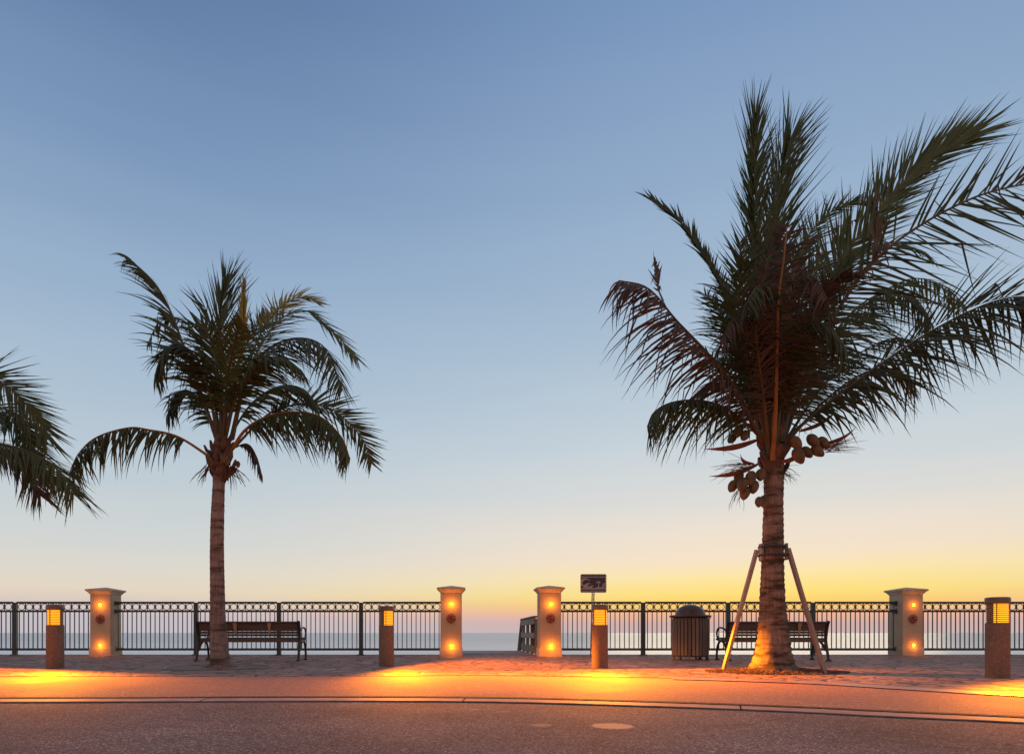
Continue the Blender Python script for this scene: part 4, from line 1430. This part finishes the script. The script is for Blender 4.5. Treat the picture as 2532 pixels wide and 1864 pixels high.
strands(palm_a, top1 + Vector((-0.2, -0.05, -0.22)), 18, 0.34, (-.5, -.2, -.9), .4, 21, th=.006)
strands(palm_a, top1 + Vector((0.22, -0.05, -0.25)), 22, 0.36, (.6, -.2, -.8), .45, 22, th=.006)
FR1 = [
    dict(p=[(530, 1137, 0), (442, 1081, -.2), (368, 1063, -.3), (317, 1058, -.4), (239, 1081, -.5), (193, 1123, -.5), (172, 1172, -.5)], L=.82, droop=.9, mat='leaf', n=60, rac=.03, ragged=.16, rmat='rachis_orange', start=.2, dih=-.85, ang=(72, 50), width=.038),
    dict(p=[(540, 1100, 0), (497, 971, -.2), (460, 874, -.3), (423, 773, -.4), (382, 700, -.5), (318, 638, -.5)], face=(.5, -.4, .7), L=.85, droop=.7, mat='leaf', n=70, ang=(66, 10), ang2=(50, 6), start=.2, ragged=.12, dih=-.7, rac=.036, width=.038, tipl=.35),
    dict(p=[(552, 1090, 0), (548, 980, .1), (546, 870, .2), (546, 790, .3), (551, 735, .4), (558, 695, .5)], face=(0, -1, .1), L=1.12, droop=.0, ang=(40, 16), ang2=(16, 2), mat='leaf', n=46, start=.42, wind=(.06, 0, 0), dih=.15, curl=.08, tipl=.6),
    dict(p=[(556, 1090, 0), (585, 930, .2), (600, 830, .2), (603, 708, .2)], face=(0, -1, .1), L=.5, droop=0, ang=(9, 2), mat='leaf_yellow', n=40, start=.5, width=.038, wind=(0, 0, 0)),
    dict(p=[(570, 1090, 0), (610, 940, -.3), (660, 865, -.5), (736, 836, -.7), (805, 862, -.8), (848, 965, -.8)], face=(0, -.3, 1), L=.9, droop=.7, mat='leaf', n=80, dih=-.5, ang=(70, 45)),
    dict(p=[(575, 1086, 0), (612, 925, .5), (667, 819, .8), (717, 775, 1.), (763, 771, 1.1), (828, 824, 1.2), (885, 890, 1.2)], face=(0, -.6, .8), L=.72, droop=.4, mat='leaf_green', n=84, wind=(.3, 0, 0), dih=-.1),
    dict(p=[(570, 1088, 0), (606, 930, .7), (650, 815, 1.0), (700, 755, 1.3), (745, 735, 1.4), (790, 750, 1.4)], face=(0, -.7, .7), L=.55, droop=.2, mat='leaf_yellow', n=60, wind=(.4, 0, 0), start=.62),
    dict(p=[(566, 1123, 0), (612, 1058, -.3), (690, 1022, -.6), (782, 1026, -.8), (842, 1077, -.9), (866, 1135, -.9)], L=.86, droop=.9, mat='leaf', n=84, rmat='rachis_orange', rac=.034, dih=-.85, ang=(74, 52), width=.045),
    dict(p=[(575, 1110, 0), (667, 1022, .4), (759, 998, .6), (828, 1017, .7), (893, 1080, .7), (918, 1145, .7)], face=(0, -.9, .5), L=.68, droop=.12, ang=(55, 35), mat='leaf', n=70, start=.3, curl=.12),
    dict(p=[(576, 1108, .1), (612, 1098, .1), (634, 1128, .1), (648, 1175, .1)], L=.36, droop=1.2, mat='leaf_brown', n=40, rac=.015, start=.15, ragged=.3, dih=-.6),
    dict(p=[(540, 1095, 0), (515, 960, -.3), (485, 885, -.6), (440, 850, -.8), (402, 875, -.9), (382, 930, -.9)], L=.8, droop=.9, mat='leaf', n=64, ragged=.1, dih=-.7, width=.038),
    dict(p=[(545, 1095, 0), (520, 930, .4), (480, 820, .7), (435, 785, .9), (392, 800, 1.), (365, 850, 1.)], L=.6, droop=.7, mat='leaf', n=40, ragged=.45, dih=-.5, width=.045),
    dict(p=[(552, 1090, 0), (562, 940, -.4), (580, 850, -.8), (600, 800, -1.1)], face=(0, .6, .6), L=.7, droop=.9, ang=(65, 40), mat='leaf_green', n=60),
    dict(p=[(556, 1090, 0), (590, 960, -.4), (640, 895, -.8), (700, 885, -1.1), (745, 915, -1.2)], L=.85, droop=.8, mat='leaf_green', n=70, dih=-.6),
    dict(p=[(548, 1090, 0), (538, 920, .2), (520, 800, .3), (500, 745, .4)], face=(0, -1, .2), L=.95, droop=.0, ang=(48, 14), side=(0, 1), mat='leaf', n=16, start=.45, width=.042, curl=.08, wind=(-.08, 0, 0)),
    dict(p=[(552, 1090, 0), (575, 930, .6), (620, 835, 1.), (655, 780, 1.3)], face=(0, -.7, .6), L=.85, droop=.3, mat='leaf', n=66),
    dict(p=[(545, 1095, 0), (505, 1005, .2), (465, 965, .3), (432, 980, .3), (412, 1030, .3)], L=.68, droop=.9, mat='leaf', n=56, ragged=.1, dih=-.7, width=.038),
    dict(p=[(560, 1095, 0), (620, 1000, .2), (690, 955, .3), (750, 962, .3), (785, 1005, .3)], L=.78, droop=.8, mat='leaf_green', n=64, dih=-.6),
    dict(p=[(550, 1095, 0), (540, 970, -.2), (530, 880, -.3), (510, 820, -.4), (485, 800, -.4)], face=(0, -.8, .6), L=.72, droop=.6, mat='leaf', n=50, width=.038),
]
palm_fronds(palm_a, B1, D1, FR1)
for (u, v, dy, r) in ((553, 1131, -.22, .075), (560, 1140, -.15, .06), (588, 1147, -.05, .05)):
    nut(palm_a, B1, D1, u, v, dy, r, (.2, -.3, -1))

# --- palm beyond the left edge of the picture: its fronds reach in
D0 = 10.6
B0 = Vector(((-190 - PX) / FPX * D0, D0, 0.02))
palm_c = thing('palm_tree', B0, 'coconut palm at the left picture edge with only its drooping fronds in view', 'palm tree')
top0 = P(-190, 1125, D0) - B0
trunk_mesh([Vector((0, 0, -0.03)), Vector((0.03, 0, 0.9)), Vector((-0.02, 0, 2.0)), top0], [(0, 0.2), (0.05, 0.16), (0.2, 0.13), (0.8, 0.11), (1.0, 0.12)], 0.10, 0.045, 18).build('trunk', M['trunk_grey'], palm_c, 50)
MB().lathe([(0.10, top0.z - 0.45), (0.2, top0.z - 0.12), (0.19, top0.z + 0.05), (0.05, top0.z + 0.5)], 18).build('crownshaft', M['fibre'], palm_c, 60)
FR0 = [
    dict(p=[(-185, 1110, 0), (-110, 965, -.2), (-46, 925, -.3), (20, 958, -.4), (70, 1005, -.4), (105, 1050, -.4), (118, 1085, -.4)], face=(0, -.9, .5), L=.74, droop=.06, ang=(58, 25), ang2=(52, 22), mat='leaf', n=90, wind=(.2, 0, 0), tipl=.75, curl=.12),
    dict(p=[(-185, 1120, 0), (-90, 1082, -.4), (0, 1096, -.6), (69, 1116, -.7), (126, 1146, -.8), (160, 1180, -.8), (182, 1222, -.8)], face=(0, -.5, .9), L=.74, droop=.45, ang=(62, 34), mat='leaf', n=96, tipl=.75, dih=-.4),
    dict(p=[(-185, 1115, 0), (-80, 1035, -.2), (0, 1022, -.3), (48, 1055, -.3), (76, 1110, -.3), (90, 1170, -.3)], face=(0, -.6, .8), L=.74, droop=.35, mat='leaf', n=80, tipl=.75, dih=-.2),
    dict(p=[(-185, 1115, 0), (-60, 1010, .3), (10, 1010, .4), (60, 1045, .5), (88, 1090, .5)], face=(0, -.6, .8), L=.72, droop=.4, mat='leaf_green', n=70),
    dict(p=[(-185, 1120, 0), (-80, 1105, .2), (10, 1120, .3), (65, 1160, .3), (100, 1225, .3)], face=(0, -.6, .8), L=.66, droop=.4, mat='leaf_brown', n=80, tipl=.75, dih=-.2),
    dict(p=[(-185, 1120, 0), (-80, 1095, .5), (20, 1105, .6), (90, 1140, .7), (135, 1200, .7)], face=(0, -.6, .8), L=.62, droop=.4, mat='leaf_green', n=60, tipl=.75, dih=-.3),
    dict(p=[(-190, 1110, 0), (-200, 900, .2), (-230, 720, .5)], face=(0, -1, .2), L=.7, droop=.1, mat='leaf', n=40),
    dict(p=[(-195, 1115, 0), (-280, 960, .2), (-370, 930, .3), (-440, 1010, .3)], L=.7, droop=.9, mat='leaf', n=40),
    dict(p=[(-195, 1120, 0), (-290, 1060, -.3), (-380, 1090, -.4), (-430, 1180, -.4)], L=.7, droop=.9, mat='leaf', n=40),
    dict(p=[(-188, 1110, 0), (-150, 930, .8), (-120, 820, 1.3)], face=(0, -.8, .5), L=.6, droop=.2, mat='leaf', n=40),
]
palm_fronds(palm_c, B0, D0, FR0)

# ------------------------------------------------------------------ round grate and mulch bed
t = thing('tree_grate', (B1.x - 0.02, D1 + 0.02, 0.019), 'round dark iron grate set in the paving round the slim palm', 'tree grate')
mb = MB()
for r0, r1 in ((0.83, 0.87), (0.58, 0.60), (0.30, 0.335)):
    mb.lathe([(r0, 0.0), (r0, 0.016), (r1, 0.016), (r1, 0.0)], 64, cap=False)
mb.build('frame', M['grate'], t)
mb = MB()
for k in range(72):
    a = 2 * pi * k / 72
    mb.bar((0.335 * cos(a), 0.335 * sin(a), 0.007), (0.83 * cos(a), 0.83 * sin(a), 0.007), 0.022, 0.011, up=(0, 0, 1))
mb.build('bars', M['grate'], t)
MB().lathe([(0.82, 0.002), (0.0, 0.003)], 48).build('pit_soil', M['soil'], t)

bedr = random.Random(31)
mb = MB()
vs, fs = [], []
RN, SN = 8, 56
for i in range(RN + 1):
    f = i / RN
    for k in range(SN):
        a = 2 * pi * k / SN
        rx = (0.92 + 0.06 * sin(3 * a) + 0.04 * sin(7 * a + 1)) * f
        ry = (0.62 + 0.06 * sin(2 * a + 1)) * f
        z = 0.055 * (1 - f ** 1.5) + bedr.uniform(0, 0.012) * (1 - f) + 0.004
        vs.append((B2.x + 0.05 + rx * cos(a), B2.y + ry * sin(a), 0.02 + z if f < 1 else 0.016))
for i in range(RN):
    for k in range(SN):
        k2 = (k + 1) % SN
        fs.append((i * SN + k, (i + 1) * SN + k, (i + 1) * SN + k2, i * SN + k2))
mb.add(vs, fs)
for k in range(2600):
    a, f = bedr.uniform(0, 2 * pi), math.sqrt(bedr.random()) * 1.08
    x = B2.x + 0.05 + 0.95 * f * cos(a)
    y = B2.y + 0.64 * f * sin(a)
    z = 0.022 + 0.055 * max(0, 1 - f ** 1.5) + bedr.uniform(0.002, 0.014)
    l, w = bedr.uniform(0.015, 0.055), bedr.uniform(0.006, 0.014)
    mb.box((x, y, z), (l, w, 0.004), bedr.uniform(0, pi), bedr.uniform(-.5, .5), bedr.uniform(-.5, .5))
o = mb.build('mulch_bed', M['mulch'], smooth=None)
tag(o, 'brown wood mulch heaped round the foot of the thick palm', 'mulch', kind='stuff')


# ------------------------------------------------------------------ shrubs beyond the railing on the right, litter
def shrub(x, y, z0, h, label, seed):
    rnd = random.Random(seed)
    t = thing('shrub', (x, y, z0), label, 'shrub', 'low shrubs beyond the right railing')
    st, lv = MB(), MB()
    for k in range(9):
        d = Vector((rnd.uniform(-.4, .4), rnd.uniform(-.4, .4), 1)).normalized()
        tip = d * h * rnd.uniform(.7, 1.0)
        st.tube([Vector((0, 0, 0)), tip * .5 + Vector((rnd.uniform(-.03, .03), 0, 0)), tip], [.008, .006, .003], 5)
        for j in range(16):
            p = tip * rnd.uniform(.45, 1.0)
            e = Vector((rnd.uniform(-1, 1), rnd.uniform(-1, 1), rnd.uniform(-.1, 1))).normalized()
            s = e.cross(Vector((rnd.uniform(-1, 1), rnd.uniform(-1, 1), .3))).normalized()
            l, w = rnd.uniform(.05, .09), .016
            lv.add([p, p + e * l * .5 + s * w, p + e * l, p + e * l * .5 - s * w], [(0, 1, 2, 3)])
    st.build('stems', M['spathe'], t)
    lv.build('foliage', M['shrub'], t, None)


for k, (u, h, lab) in enumerate([(2508, .80, 'tallest leafy shrub tip just right of the nearest bollard, beyond the railing'), (2524, .74, 'low leafy shrub tip at the right picture edge beyond the railing'),
                                 (2536, .77, 'leafy shrub cut by the right picture edge, beyond the railing')]):
    shrub((u - PX) / FPX * 18.6, 18.6, -0.76, h, lab, 50 + k)

def leaf(x, y, z, l, rz, label, seed):
    mb = MB()
    K = 6
    rows = []
    for i in range(K):
        f = i / (K - 1)
        w = 0.16 * l * sin(pi * (0.08 + 0.88 * f))
        zz = 0.006 + 0.10 * l * sin(pi * f) * (0.6 if seed % 2 else 1)
        rows += [(l * (f - .5), -w, zz + .35 * w), (l * (f - .5), 0, zz), (l * (f - .5), w, zz + .35 * w)]
    mb.add(rows, [f for i in range(K - 1) for f in ((3 * i, 3 * i + 1, 3 * i + 4, 3 * i + 3), (3 * i + 1, 3 * i + 2, 3 * i + 5, 3 * i + 4))])
    o = mb.build('fallen_leaf', M['dry_leaf'], None)
    o.location = (x, y, z)
    o.rotation_euler = (0, 0, rz)
    tag(o, label, 'leaf', 'dry leaves on the asphalt')


leaf(2.85, 3.52, -0.006, 0.075, 0.2, 'larger orange dry leaf on the asphalt at bottom right', 1)
leaf(2.92, 3.49, -0.006, 0.055, -0.35, 'smaller dry leaf touching the larger one on the asphalt, bottom right', 2)
